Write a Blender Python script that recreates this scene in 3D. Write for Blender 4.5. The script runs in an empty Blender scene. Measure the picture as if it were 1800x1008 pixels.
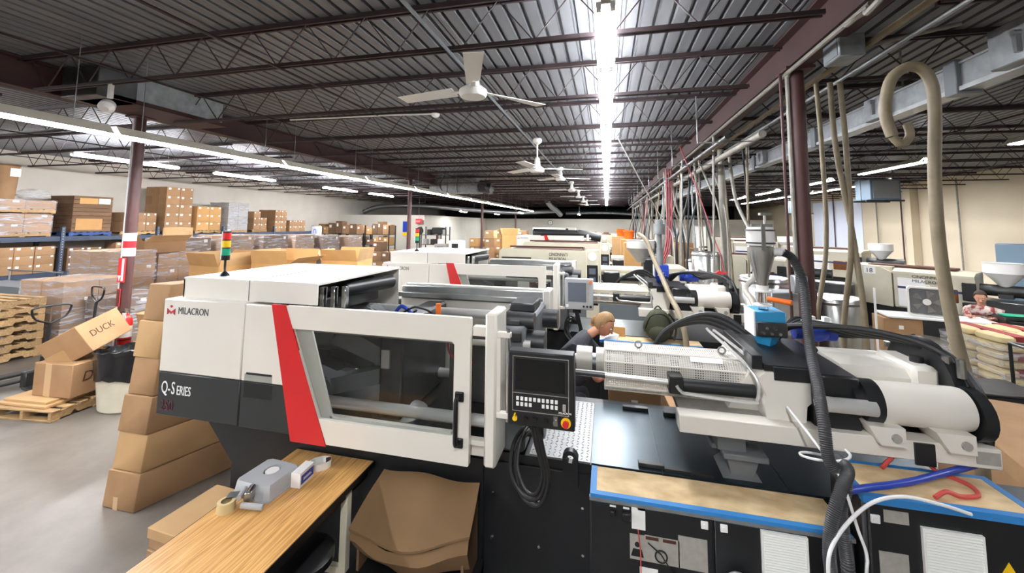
import bpy, math, random
from mathutils import Vector, Matrix
random.seed(11)
SC = bpy.context.scene
COL = SC.collection
R = math.radians
PI = math.pi

# ------------------------------------------------------------ camera
def make_camera():
    yaw, pitch, roll = R(13.34125249), R(4.86113718), R(0.51882763)
    fw = Vector((-math.sin(yaw)*math.cos(pitch), math.cos(yaw)*math.cos(pitch), math.sin(pitch)))
    r = Vector((math.cos(yaw), math.sin(yaw), 0)); u = r.cross(fw)
    r2 = r*math.cos(roll)+u*math.sin(roll); u2 = -r*math.sin(roll)+u*math.cos(roll)
    cd = bpy.data.cameras.new('camera'); co = bpy.data.objects.new('camera', cd); COL.objects.link(co)
    m = Matrix((r2, u2, -fw)).transposed().to_4x4(); m.translation = Vector((0, 0, 2.4))
    co.matrix_world = m
    cd.sensor_width = 36; cd.lens = 36*701.23/1800; cd.shift_y = (334.4-504)/1800
    cd.clip_start = .02; cd.clip_end = 200
    SC.camera = co
make_camera()
vs = SC.view_settings
vs.view_transform = 'Standard'; vs.look = 'None'; vs.exposure = 0.32; vs.gamma = 1; vs.use_curve_mapping = False
W = bpy.data.worlds.new('world'); SC.world = W; W.use_nodes = True
W.node_tree.nodes['Background'].inputs[0].default_value = (.55, .6, .68, 1)
W.node_tree.nodes['Background'].inputs[1].default_value = .3
TUBE_STRENGTH = 85.0      # emission of a fluorescent tube
LAMP_POWER = 40.0         # area lamp inside each 2.4 m fixture

# ------------------------------------------------------------ materials
def lin(h):
    c = [int(h[i:i+2], 16)/255 for i in (0, 2, 4)]
    return tuple(x/12.92 if x <= .04045 else ((x+.055)/1.055)**2.4 for x in c)+(1,)
MATS = {}
def mat(name, col, rough=.5, metal=0., col2=None, scale=8., mix=.5, bump=0., bscale=None, stretch=None, rnd=0., emit=0., alpha=1., trans=0., detail=4., coat=0.):
    m = bpy.data.materials.new(name); m.use_nodes = True; nt = m.node_tree; N = nt.nodes; L = nt.links
    b = N['Principled BSDF']; MATS[name] = m
    b.inputs['Base Color'].default_value = lin(col); b.inputs['Roughness'].default_value = rough; b.inputs['Metallic'].default_value = metal
    if coat: b.inputs['Coat Weight'].default_value = coat
    if emit: b.inputs['Emission Color'].default_value = lin(col); b.inputs['Emission Strength'].default_value = emit
    if alpha < 1: b.inputs['Alpha'].default_value = alpha
    if trans: b.inputs['Transmission Weight'].default_value = trans
    tc = N.new('ShaderNodeTexCoord'); src = tc.outputs['Object']
    if stretch:
        mp = N.new('ShaderNodeMapping'); mp.inputs['Scale'].default_value = stretch; L.new(src, mp.inputs[0]); src = mp.outputs[0]
    out = None
    if col2:
        n = N.new('ShaderNodeTexNoise'); n.inputs['Scale'].default_value = scale; n.inputs['Detail'].default_value = detail; L.new(src, n.inputs['Vector'])
        cr = N.new('ShaderNodeValToRGB'); cr.color_ramp.elements[0].position = .5-mix/2; cr.color_ramp.elements[1].position = .5+mix/2
        cr.color_ramp.elements[0].color = lin(col); cr.color_ramp.elements[1].color = lin(col2)
        L.new(n.outputs[0], cr.inputs[0]); out = cr.outputs[0]
    if rnd:
        oi = N.new('ShaderNodeObjectInfo'); hs = N.new('ShaderNodeHueSaturation')
        mr = N.new('ShaderNodeMapRange'); mr.inputs[3].default_value = 1-rnd; mr.inputs[4].default_value = 1+rnd
        L.new(oi.outputs['Random'], mr.inputs[0]); L.new(mr.outputs[0], hs.inputs['Value'])
        if out: L.new(out, hs.inputs['Color'])
        else: hs.inputs['Color'].default_value = lin(col)
        out = hs.outputs[0]
    if out: L.new(out, b.inputs['Base Color'])
    if bump:
        n2 = N.new('ShaderNodeTexNoise'); n2.inputs['Scale'].default_value = bscale or scale*3; n2.inputs['Detail'].default_value = 3; L.new(src, n2.inputs['Vector'])
        bp = N.new('ShaderNodeBump'); bp.inputs['Strength'].default_value = bump; bp.inputs['Distance'].default_value = .01
        L.new(n2.outputs[0], bp.inputs['Height']); L.new(bp.outputs[0], b.inputs['Normal'])
    return m
M = MATS
mat('white_paint', 'e2ddd2', .32, col2='dcd7cb', scale=2, coat=.15)
mat('cream_paint', 'cfc9b4', .4, col2='c2bba4', scale=3)
mat('charcoal_paint', '262a2a', .42, col2='222626', scale=3)
mat('base_paint', '191b1d', .42, col2='15171a', scale=5, bump=.02)
mat('black_paint', '1b1c1d', .4)
mat('black_plastic', '131314', .35)
mat('black_rubber', '161616', .5, bump=.03, bscale=60)
mat('red_paint', 'c61a1e', .3, coat=.2)
mat('orange_plastic', 'e8701e', .4)
mat('yellow_plastic', 'f2c51c', .4)
mat('green_plastic', '16a07a', .35)
mat('red_plastic', 'd8252a', .35)
mat('glass', 'd5d9d8', .05, trans=1.0)
mat('steel', 'b9bab8', .28, 1., col2='8f908e', scale=6)
mat('chrome', 'd6d8d8', .12, 1.)
mat('stainless', 'd2d3d1', .26, .9, col2='b9bab7', scale=3, stretch=(6, 6, .4))
mat('dark_steel', '5b5c5c', .4, .8, col2='3e3f40', scale=5)
mat('cast_grey', '6f7374', .5, .2, col2='5c6062', scale=4)
mat('aluminium', 'b7b9b8', .35, .9, col2='a3a5a4', scale=10)
mat('galvanised', '9b9fa0', .42, .55, col2='7c8081', scale=9, detail=2)
mat('deck_plate', '3d4950', .3, .75, col2='2f3a41', scale=2.2, stretch=(.7, 2.2, 1), mix=.7)
mat('diamond_plate', '8f9191', .45, .6, col2='7b7d7d', scale=40)
mat('grey_metal_paint', '6e7478', .45, .1)
mat('bluegrey_paint', '5c7180', .5)
mat('blue_paint', '2f8fc0', .4)
mat('deepblue_paint', '2340a8', .35)
mat('navy', '252c56', .45)
mat('rack_blue', '3b4759', .5, col2='323c4c', scale=3)
mat('rust_purple', '40221f', .62, col2='331b1a', scale=2.5, mix=.7)
mat('joist_paint', '3a2a2b', .65, col2='2a2022', scale=3)
mat('column_paint', '502f2b', .55, col2='402522', scale=3)
mat('white_gloss', 'f0efec', .3)
mat('red_tape', 'c32430', .4)
mat('fixture_beige', 'c9c2b1', .45)
mat('card', 'a3805c', .85, col2='967350', scale=5, rnd=.12, bump=.05, bscale=30)
mat('card_light', 'b9966a', .85, col2='ae8b5f', scale=4, rnd=.1)
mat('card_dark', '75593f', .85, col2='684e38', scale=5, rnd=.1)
mat('card_worn', '7d6140', .85, col2='6b5134', scale=4, mix=.8)
mat('card_orange', 'c2965f', .85, col2='b78b54', scale=4, rnd=.08)
mat('card_edge', 'cfae80', .9)
mat('tape_tan', 'c0a079', .3)
mat('paper', 'ecebe7', .7)
mat('paper_grey', 'a7a39b', .6, col2='96928a', scale=30)
mat('ink', '141414', .7)
mat('ink_red', 'b5202a', .6)
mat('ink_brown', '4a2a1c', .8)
mat('ink_grey', '45494b', .6)
mat('ink_crimson', '5a2430', .5)
mat('ink_white', 'f3f3f1', .6)
mat('wood_pallet', 'b9986c', .8, col2='8d7048', scale=7, stretch=(1, 6, 6), rnd=.18)
mat('wood_blue', '2f4a7e', .7)
mat('osb', 'c3a273', .75, col2='ecd3a6', scale=7, stretch=(1, 1.8, 1), mix=.4, detail=9)
mat('blue_tape', '2f7fc1', .55)
mat('plastic_white', 'efefe9', .4)
mat('bin_white', 'd9d6c6', .45, col2='b9b39c', scale=5, mix=.8)
mat('bag_black', '0c0d10', .18, bump=.5, bscale=14)
mat('skin', 'c98f74', .55)
mat('shirt_grey', '34353b', .85, bump=.1, bscale=20)
mat('trousers', '2a2c33', .9)
mat('hair_blond', 'a8845a', .6, col2='7d5d3a', scale=30, stretch=(4, 4, 1))
mat('hair_dark', '3a2a22', .7)
mat('shirt_pattern', '9a4a48', .85, col2='d9c9c0', scale=14, mix=.15)
mat('olive', '3c3f2c', .8, bump=.25, bscale=12)
mat('screen_dark', '0d0f11', .12)
mat('screen_grey', '5d6670', .2)
mat('panel_grey', 'a9abac', .45)
mat('hose_beige', '8c7f68', .55, col2='74684f', scale=10)
mat('hose_grey', '9c978d', .5, col2='7e796f', scale=10)
mat('hose_corrugated', '3d3d3f', .5)
mat('rod_bright', 'dcdcd8', .28, .55)
mat('band_metal', 'bdb9b0', .5, .3)
mat('pvc_clear', 'b8aa92', .35)
mat('red_hose', '8a3339', .45)
mat('coral_cable', 'c94b44', .45)
mat('white_cable', 'e9e9e6', .4)
mat('tube_light', 'f4f7ff', .4, emit=TUBE_STRENGTH)
mat('tube_light_bright', 'f6f7ff', .4, emit=TUBE_STRENGTH*2.1)
mat('concrete_wall', 'e0d9cb', .9, col2='d2cbbc', scale=1.2, bump=.04, bscale=40)
mat('wall_white', 'd9d5c8', .9, col2='cdc8b9', scale=.8)
mat('wall_cream', 'd6c9b0', .9, col2='c9ba9e', scale=.7, mix=.8)
mat('wall_dark', '232529', .9)
mat('insulation', '1d1f22', .9)
mat('foil', 'a9acae', .3, .8, bump=.6, bscale=20)
mat('sack', 'd9c79a', .75, col2='cdb987', scale=6, rnd=.06)
mat('sack_red', '8c2f2f', .75)
mat('grille', '8e9092', .4, .5)
mat('fan_white', 'e4e2da', .4)
mat('perforated', 'd7d4cc', .4)
mat('hole_dark', '3d3a36', .8)
mat('amber_tint', '6a3f22', .2)
mat('neon', 'f2f6ff', .4, emit=4.)
mat('poster_and_lit_wall', 'e6ecf8', .3)
mat('sign_red', 'd9303a', .5)

def wood_table():
    m = bpy.data.materials.new('table_laminate'); m.use_nodes = True; nt = m.node_tree; N = nt.nodes; L = nt.links; b = N['Principled BSDF']; M['table_laminate'] = m
    tc = N.new('ShaderNodeTexCoord'); mp = N.new('ShaderNodeMapping'); mp.inputs['Scale'].default_value = (50, 1.6, 1); L.new(tc.outputs['Object'], mp.inputs[0])
    n = N.new('ShaderNodeTexNoise'); n.inputs['Scale'].default_value = 2.2; n.inputs['Detail'].default_value = 6; n.inputs['Distortion'].default_value = .6; L.new(mp.outputs[0], n.inputs['Vector'])
    cr = N.new('ShaderNodeValToRGB'); e = cr.color_ramp.elements
    e[0].position = .36; e[0].color = lin('b98645'); e[1].position = .62; e[1].color = lin('e2b271'); L.new(n.outputs[0], cr.inputs[0])
    L.new(cr.outputs[0], b.inputs['Base Color']); b.inputs['Roughness'].default_value = .38
wood_table()
def floor_mat():
    m = bpy.data.materials.new('concrete_floor'); m.use_nodes = True; nt = m.node_tree; N = nt.nodes; L = nt.links; b = N['Principled BSDF']; M['concrete_floor'] = m
    tc = N.new('ShaderNodeTexCoord')
    n = N.new('ShaderNodeTexNoise'); n.inputs['Scale'].default_value = 1.1; n.inputs['Detail'].default_value = 8; n.inputs['Roughness'].default_value = .65; L.new(tc.outputs['Object'], n.inputs['Vector'])
    cr = N.new('ShaderNodeValToRGB'); e = cr.color_ramp.elements
    e[0].position = .3; e[0].color = lin('5a544e'); e[1].position = .72; e[1].color = lin('7b746c'); L.new(n.outputs[0], cr.inputs[0])
    L.new(cr.outputs[0], b.inputs['Base Color']); b.inputs['Roughness'].default_value = .42
    n2 = N.new('ShaderNodeTexNoise'); n2.inputs['Scale'].default_value = 18; L.new(tc.outputs['Object'], n2.inputs['Vector'])
    bp = N.new('ShaderNodeBump'); bp.inputs['Strength'].default_value = .06; L.new(n2.outputs[0], bp.inputs['Height']); L.new(bp.outputs[0], b.inputs['Normal'])
floor_mat()
def wrap_mat():
    m = bpy.data.materials.new('stretch_wrap'); m.use_nodes = True; nt = m.node_tree; N = nt.nodes; L = nt.links; M['stretch_wrap'] = m
    N.remove(N['Principled BSDF']); out = N['Material Output']
    tr = N.new('ShaderNodeBsdfTransparent'); gl = N.new('ShaderNodeBsdfPrincipled'); gl.inputs['Base Color'].default_value = lin('dfe0e4'); gl.inputs['Roughness'].default_value = .18
    tc = N.new('ShaderNodeTexCoord'); mp = N.new('ShaderNodeMapping'); mp.inputs['Scale'].default_value = (.6, .6, 4); mp.inputs['Rotation'].default_value = (.25, .15, 0); L.new(tc.outputs['Object'], mp.inputs[0])
    n = N.new('ShaderNodeTexNoise'); n.inputs['Scale'].default_value = 4; n.inputs['Detail'].default_value = 5; n.inputs['Distortion'].default_value = .8; L.new(mp.outputs[0], n.inputs['Vector'])
    cr = N.new('ShaderNodeValToRGB'); e = cr.color_ramp.elements; e[0].position = .45; e[0].color = (.1, .1, .1, 1); e[1].position = .75; e[1].color = (.72, .72, .72, 1); L.new(n.outputs[0], cr.inputs[0])  # whitish film patches, with soft highlights and glare painted into the opacity
    bp = N.new('ShaderNodeBump'); bp.inputs['Strength'].default_value = .35; L.new(n.outputs[0], bp.inputs['Height']); L.new(bp.outputs[0], gl.inputs['Normal'])
    mx = N.new('ShaderNodeMixShader'); L.new(cr.outputs[0], mx.inputs[0]); L.new(tr.outputs[0], mx.inputs[1]); L.new(gl.outputs[0], mx.inputs[2]); L.new(mx.outputs[0], out.inputs[0])
wrap_mat()
def window_mat():
    m = bpy.data.materials.new('guard_pane'); m.use_nodes = True; nt = m.node_tree; N = nt.nodes; L = nt.links; M['guard_pane'] = m
    N.remove(N['Principled BSDF']); out = N['Material Output']
    tr = N.new('ShaderNodeBsdfTransparent'); tr.inputs[0].default_value = (.82, .84, .84, 1); gl = N.new('ShaderNodeBsdfGlossy'); gl.inputs['Roughness'].default_value = .03
    lw = N.new('ShaderNodeLayerWeight'); lw.inputs[0].default_value = .5; pw = N.new('ShaderNodeMath'); pw.operation = 'POWER'; pw.inputs[1].default_value = 4; L.new(lw.outputs['Facing'], pw.inputs[0]); ma = N.new('ShaderNodeMath'); ma.operation = 'MULTIPLY_ADD'; ma.inputs[1].default_value = .35; ma.inputs[2].default_value = .025; L.new(pw.outputs[0], ma.inputs[0])
    mx = N.new('ShaderNodeMixShader'); L.new(ma.outputs[0], mx.inputs[0]); L.new(tr.outputs[0], mx.inputs[1]); L.new(gl.outputs[0], mx.inputs[2]); L.new(mx.outputs[0], out.inputs[0])
window_mat()

# ------------------------------------------------------------ mesh builder
def rotz(a): return Matrix.Rotation(a, 4, 'Z')
class MB:
    def __init__(s): s.v = []; s.f = []; s.T = None
    def add(s, vs, fs, T=None):
        o = len(s.v)
        if T is not None: vs = [T @ Vector(v) for v in vs]
        if s.T is not None: vs = [s.T @ Vector(v) for v in vs]
        s.v += [tuple(v) for v in vs]; s.f += [tuple(i+o for i in f) for f in fs]
        return s
    def box(s, x0, x1, y0, y1, z0, z1, b=0., T=None):
        if b <= 0:
            vs = [(x, y, z) for z in (z0, z1) for y in (y0, y1) for x in (x0, x1)]
            return s.add(vs, [(0, 2, 3, 1), (4, 5, 7, 6), (0, 1, 5, 4), (2, 6, 7, 3), (0, 4, 6, 2), (1, 3, 7, 5)], T)
        b = min(b, (x1-x0)*.49, (y1-y0)*.49, (z1-z0)*.49)
        X = ((x0, x0+b), (x1, x1-b)); Y = ((y0, y0+b), (y1, y1-b)); Z = ((z0, z0+b), (z1, z1-b))
        vs = []; ix = {}
        for i in (0, 1):
            for j in (0, 1):
                for k in (0, 1):
                    for a in range(3):
                        ix[i, j, k, a] = len(vs)
                        vs.append((X[i][0 if a == 0 else 1], Y[j][0 if a == 1 else 1], Z[k][0 if a == 2 else 1]))
        fs = []
        def q(l, flip): fs.append(tuple(l[::-1]) if flip else tuple(l))
        for i in (0, 1): q([ix[i, 0, 0, 0], ix[i, 1, 0, 0], ix[i, 1, 1, 0], ix[i, 0, 1, 0]], i == 0)
        for j in (0, 1): q([ix[0, j, 0, 1], ix[1, j, 0, 1], ix[1, j, 1, 1], ix[0, j, 1, 1]], j == 1)
        for k in (0, 1): q([ix[0, 0, k, 2], ix[1, 0, k, 2], ix[1, 1, k, 2], ix[0, 1, k, 2]], k == 0)
        for i in (0, 1):
            for j in (0, 1): q([ix[i, j, 0, 0], ix[i, j, 1, 0], ix[i, j, 1, 1], ix[i, j, 0, 1]], (i+j) % 2 == 1)
        for i in (0, 1):
            for k in (0, 1): q([ix[i, 0, k, 0], ix[i, 0, k, 2], ix[i, 1, k, 2], ix[i, 1, k, 0]], (i+k) % 2 == 1)
        for j in (0, 1):
            for k in (0, 1): q([ix[0, j, k, 1], ix[1, j, k, 1], ix[1, j, k, 2], ix[0, j, k, 2]], (j+k) % 2 == 1)
        for i in (0, 1):
            for j in (0, 1):
                for k in (0, 1): q([ix[i, j, k, 0], ix[i, j, k, 1], ix[i, j, k, 2]], (i+j+k) % 2 == 0)
        return s.add(vs, fs, T)
    def cbox(s, c, d, b=0., T=None): return s.box(c[0]-d[0]/2, c[0]+d[0]/2, c[1]-d[1]/2, c[1]+d[1]/2, c[2]-d[2]/2, c[2]+d[2]/2, b, T)
    def cyl(s, p0, p1, r, r2=None, n=16):
        p0 = Vector(p0); p1 = Vector(p1); r2 = r if r2 is None else r2
        d = (p1-p0).normalized(); a = d.orthogonal().normalized(); c = d.cross(a)
        vs = []
        for p, q in ((p0, r), (p1, r2)):
            for i in range(n):
                t = 2*PI*i/n; vs.append(p+(a*math.cos(t)+c*math.sin(t))*q)
        fs = [(i, (i+1) % n, n+(i+1) % n, n+i) for i in range(n)]+[tuple(range(n))[::-1], tuple(range(n, 2*n))]
        return s.add(vs, fs)
    def tube(s, pts, r, n=8, sm=0, closed=False):
        P = [Vector(p) for p in pts]
        if sm and len(P) > 2:
            Q = []
            for i in range(len(P)-1):
                a = P[max(0, i-1)]; b = P[i]; c = P[i+1]; d = P[min(len(P)-1, i+2)]
                for k in range(sm):
                    t = k/sm; Q.append(.5*((2*b)+(c-a)*t+(2*a-5*b+4*c-d)*t*t+(3*b-a-3*c+d)*t**3))
            Q.append(P[-1]); P = Q
        rs = r if hasattr(r, '__len__') else None
        vs = []; up = None; m = len(P)
        for i, p in enumerate(P):
            d = (P[min(i+1, m-1)]-P[max(i-1, 0)])
            if d.length < 1e-9: d = Vector((0, 0, 1))
            d.normalize()
            a = (up-d*up.dot(d)) if up is not None else d.orthogonal()
            if a.length < 1e-6: a = d.orthogonal()
            a.normalize(); up = a; c = d.cross(a); rr = rs[i % len(rs)] if rs else r
            for k in range(n):
                t = 2*PI*k/n; vs.append(p+(a*math.cos(t)+c*math.sin(t))*rr)
        fs = [(i*n+k, i*n+(k+1) % n, (i+1)*n+(k+1) % n, (i+1)*n+k) for i in range(m-1) for k in range(n)]
        fs += [tuple(range(n))[::-1], tuple(range((m-1)*n, m*n))]
        return s.add(vs, fs)
    def lathe(s, prof, c=(0, 0, 0), n=24, axis=(0, 0, 1), cap=True):
        d = Vector(axis).normalized(); a = Vector((1, 0, 0)) if abs(d.x) < .9 else Vector((0, 1, 0)); a = (a-d*a.dot(d)).normalized(); e = d.cross(a); c = Vector(c)
        vs = [c+d*z+(a*math.cos(2*PI*i/n)+e*math.sin(2*PI*i/n))*r for r, z in prof for i in range(n)]
        m = len(prof)
        fs = [(j*n+i, j*n+(i+1) % n, (j+1)*n+(i+1) % n, (j+1)*n+i) for j in range(m-1) for i in range(n)]
        if cap: fs += [tuple(range(n))[::-1], tuple(range((m-1)*n, m*n))]
        return s.add(vs, fs)
    def prism(s, poly, ax, a, b, T=None):
        # poly: 2D points; ax 'x' -> (y,z), 'y' -> (x,z), 'z' -> (x,y)
        def P(p, t): return {'x': (t, p[0], p[1]), 'y': (p[0], t, p[1]), 'z': (p[0], p[1], t)}[ax]
        n = len(poly); vs = [P(p, a) for p in poly]+[P(p, b) for p in poly]
        fs = [tuple(range(n))[::-1], tuple(range(n, 2*n))]+[(i, (i+1) % n, n+(i+1) % n, n+i) for i in range(n)]
        return s.add(vs, fs, T)
    def frame(s, outer, inner, ax, a, b):
        # a plate with a hole: outer and inner loops with the same number of points
        def P(p, t): return {'x': (t, p[0], p[1]), 'y': (p[0], t, p[1]), 'z': (p[0], p[1], t)}[ax]
        n = len(outer); vs = [P(p, t) for t in (a, b) for L in (outer, inner) for p in L]; fs = []
        for i in range(n):
            j = (i+1) % n
            fs += [(i, j, n+j, n+i), (2*n+i, 3*n+i, 3*n+j, 2*n+j), (i, 2*n+i, 2*n+j, j), (n+i, n+j, 3*n+j, 3*n+i)]
        return s.add(vs, fs)
    def sphere(s, c, r, n=14, m=8, sc=(1, 1, 1)):
        prof = [(max(1e-4, math.sin(PI*i/m)), -math.cos(PI*i/m)) for i in range(m+1)]
        t = MB(); t.lathe(prof, n=n); return s.add([(c[0]+x*r*sc[0], c[1]+y*r*sc[1], c[2]+z*r*sc[2]) for x, y, z in t.v], t.f)
    def mesh(s, name, m, fix=True):
        me = bpy.data.meshes.new(name); me.from_pydata(s.v, [], s.f)
        if m: me.materials.append(M[m])
        if fix:
            import bmesh
            bm = bmesh.new(); bm.from_mesh(me); bmesh.ops.recalc_face_normals(bm, faces=bm.faces); bm.to_mesh(me); bm.free()
        me.polygons.foreach_set('use_smooth', [True]*len(me.polygons)); me.set_sharp_from_angle(angle=R(38)); me.update()
        return me
def link(name, me, parent=None, loc=(0, 0, 0), rz=0.):
    o = bpy.data.objects.new(name, me); COL.objects.link(o); o.location = loc; o.rotation_euler = (0, 0, rz)
    if parent: o.parent = parent
    return o
SPLIT = []
def islands(mb):
    # groups of faces whose bounding boxes stay clear of one another
    p = list(range(len(mb.v)))
    def fd(a):
        while p[a] != a: p[a] = p[p[a]]; a = p[a]
        return a
    for f in mb.f:
        for a in f[1:]: p[fd(a)] = fd(f[0])
    g = {}
    for f in mb.f: g.setdefault(fd(f[0]), []).append(f)
    if len(g) < 2 or len(g) > 60: return [mb.f]
    B = []
    for fs in g.values():
        P = [mb.v[a] for f in fs for a in f]
        B.append([[min(c) for c in zip(*P)], [max(c) for c in zip(*P)], fs])
    ch = True
    while ch:
        ch = False
        for i in range(len(B)):
            for j in range(i+1, len(B)):
                if all(B[i][0][k] <= B[j][1][k]+.004 and B[j][0][k] <= B[i][1][k]+.004 for k in range(3)):
                    B[i] = [[min(a, b) for a, b in zip(B[i][0], B[j][0])], [max(a, b) for a, b in zip(B[i][1], B[j][1])], B[i][2]+B[j][2]]; del B[j]; ch = True; break
            if ch: break
    return [b[2] for b in B]
def part(name, mb, m, parent, label=None, stuff=False):
    fl = [mb.f] if stuff else islands(mb); SPLIT.clear()
    if len(fl) > 12: fl = [mb.f]; stuff = True
    for fs in fl:
        s = mb
        if len(fl) > 1:
            s = MB(); ix = {}
            for f in fs:
                for a in f:
                    if a not in ix: ix[a] = len(s.v); s.v.append(mb.v[a])
                s.f.append(tuple(ix[a] for a in f))
        o = link(name, s.mesh(name, m), parent); SPLIT.append(o)
        if label: o['label'] = label
        if stuff: o['kind'] = 'stuff'
    return SPLIT[0]
ORD = ['first', 'second', 'third', 'fourth', 'fifth', 'sixth', 'seventh', 'eighth', 'ninth', 'tenth', 'eleventh', 'twelfth', 'thirteenth', 'fourteenth', 'fifteenth', 'sixteenth', 'seventeenth', 'eighteenth', 'nineteenth', 'twentieth']
def nth(i):
    if i < 20: return ORD[i]
    n = i+1; return '%d%s' % (n, {1: 'st', 2: 'nd', 3: 'rd'}.get(n % 10, 'th'))
def tag(o, label, cat, group=None):
    o['label'] = label; o['category'] = cat
    if group: o['group'] = group
    return o
def thing(name, label, cat, loc=(0, 0, 0), rz=0., group=None):
    o = link(name, None, None, loc, rz); return tag(o, label, cat, group)
def solo(name, mb, m, label, cat, group=None, loc=(0, 0, 0), rz=0.):
    return tag(link(name, mb.mesh(name, m), None, loc, rz), label, cat, group)
def struct(name, mb, m):
    o = link(name, mb.mesh(name, m)); o['kind'] = 'structure'; return o
def dup(o, loc=None, rz=None, label=None, group=None):
    r = o.copy(); COL.objects.link(r)
    if loc is not None: r.location = loc
    if rz is not None: r.rotation_euler = (0, 0, rz)
    if label: r['label'] = label
    if group: r['group'] = group
    for ch in list(o.children):
        c = ch.copy(); COL.objects.link(c); c.parent = r
        for g in list(ch.children):
            d = g.copy(); COL.objects.link(d); d.parent = c
    return r
def text(name, body, size, m, parent, loc, rot=(PI/2, 0, 0), sx=1., ext=.0015, align='LEFT', shear=0., bold=0.):
    cu = bpy.data.curves.new(name, 'FONT'); cu.body = body; cu.size = size; cu.extrude = ext; cu.align_x = align; cu.shear = shear; cu.resolution_u = 3; cu.offset = bold
    t = bpy.data.objects.new(name, cu); COL.objects.link(t)
    dg = bpy.context.evaluated_depsgraph_get(); dg.update()
    me = bpy.data.meshes.new_from_object(t.evaluated_get(dg)); bpy.data.objects.remove(t); bpy.data.curves.remove(cu)
    me.materials.clear(); me.materials.append(M[m])
    o = link(name, me, parent, loc); o.rotation_euler = rot; o.scale = (sx, 1, 1); return o
# ------------------------------------------------------------ the room
XL, XR, YF, YB, ZD = -17., 13., -7., 46., 4.42
struct('floor', MB().box(XL, XR, YF, YB, -.1, 0), 'concrete_floor')
struct('wall_left', MB().box(XL-.2, XL, YF, YB, 0, 4.9), 'concrete_wall')
struct('wall_right', MB().box(XR, XR+.2, YF, YB, 0, 4.9), 'wall_cream')
struct('wall_front', MB().box(XL-.2, XR+.2, YF-.2, YF, 0, 4.9), 'concrete_wall')
struct('wall_back', MB().box(XL-.2, XR+.2, YB, YB+.2, 0, 4.9), 'wall_dark')  # dark colour paints in the unlit space beyond the partition
# low white partition in front of the rear wall (an L in plan)
struct('trim_1', MB().box(XL, -11.1, 22.7, 22.9, 0, 2.9), 'wall_white')
struct('trim_2', MB().box(-11.1, -10.9, 22.7, 36.2, 0, 2.9), 'wall_white')
struct('trim_3', MB().box(-10.9, XR, 36, 36.2, 0, 2.9), 'wall_white')
# corrugated steel deck: ribs along y
def deck():
    m = MB(); p = .155; x = XL; prof = []
    while x < XR:
        prof += [(x, ZD), (x+.105, ZD), (x+.115, ZD+.05), (x+.145, ZD+.05)]; x += p
    n = len(prof); vs = [(a, y, z) for y in (YF, YB) for a, z in prof]; fs = [(i, i+1, n+i+1, n+i) for i in range(n-1)]
    m.add(vs, fs); me = m.mesh('ceiling', 'galv_deck', fix=False); o = link('ceiling', me); o['kind'] = 'structure'
    struct('trim_4', MB().box(XL-.2, XR+.2, YF-.2, YB+.2, ZD+.1, ZD+.3), 'wall_dark')
mat('galv_deck', '7b7d80', .5, .3, col2='5a5b5e', scale=1.5, stretch=(4, .6, 1), mix=.8)
deck()
# main girders along y (I sections) on the two column lines
def girder(n, x, z0=4.03, h=.36):
    m = MB()
    m.box(x-.1, x+.1, YF, YB, z0, z0+.018); m.box(x-.1, x+.1, YF, YB, z0+h, z0+h+.018); m.box(x-.008, x+.008, YF, YB, z0+.018, z0+h)
    struct(n, m, 'rust_purple')
girder('trim_5', -7.1); girder('trim_6', 1.93)
# joists across x
def joist_mesh(w):
    t = MB()
    for dy in (-.035, .02): t.box(0, w, dy, dy+.022, -.05, 0)
    b = MB()
    for dy in (-.03, .018): b.box(.35, w-.35, dy, dy+.02, -.46, -.425)
    z = MB(); pts = []; n = int(round((w-.4)/.34)); n += n % 2
    for i in range(n+1): pts.append((.2+(w-.4)*i/n, 0, -.44 if i % 2 else -.03))
    z.tube(pts, .009, 5)
    return [t.mesh('top_chord', 'joist_paint'), b.mesh('bottom_chord', 'joist_paint'), z.mesh('web', 'joist_paint')]
for x0, x1, nm in ((-17, -7.1, 'racking aisle'), (-7.1, 1.93, 'machine aisle'), (1.93, 13, 'right hand machine bay')):
    ms = joist_mesh(x1-x0)
    for k in range(-1, 21):
        y = 3.28+1.61*k
        t = thing('roof_joist', nth(k+1)+' maroon open web steel joist from the camera over the '+nm, 'joist', (x0, y, ZD), 0, 'roof joists over the '+nm)
        for a, n in zip(ms, ('top_chord', 'bottom_chord', 'web')): link(n, a, t)
# bridging lines / conduits running along y under the joists
for i, (x, z, r) in enumerate(((-4.9, 3.95, .012), (-3.2, 3.95, .014), (-1.37, 3.95, .016), (-10.2, 3.95, .012), (-14, 3.95, .012), (5.5, 3.95, .014), (9.5, 3.95, .014))):
    solo('conduit', MB().tube([(x, -6, z), (x, 36, z)], r, 6), 'joist_paint' if i != 2 else 'grey_metal_paint', 'thin pipe fixed along the undersides of the roof joists, '+('beside the left girder', 'midway between girder and fans', 'over the ceiling fans', 'right over the racking aisle', 'left over the racking aisle', 'beside the busway', 'near the right wall')[i], 'pipe')
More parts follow.
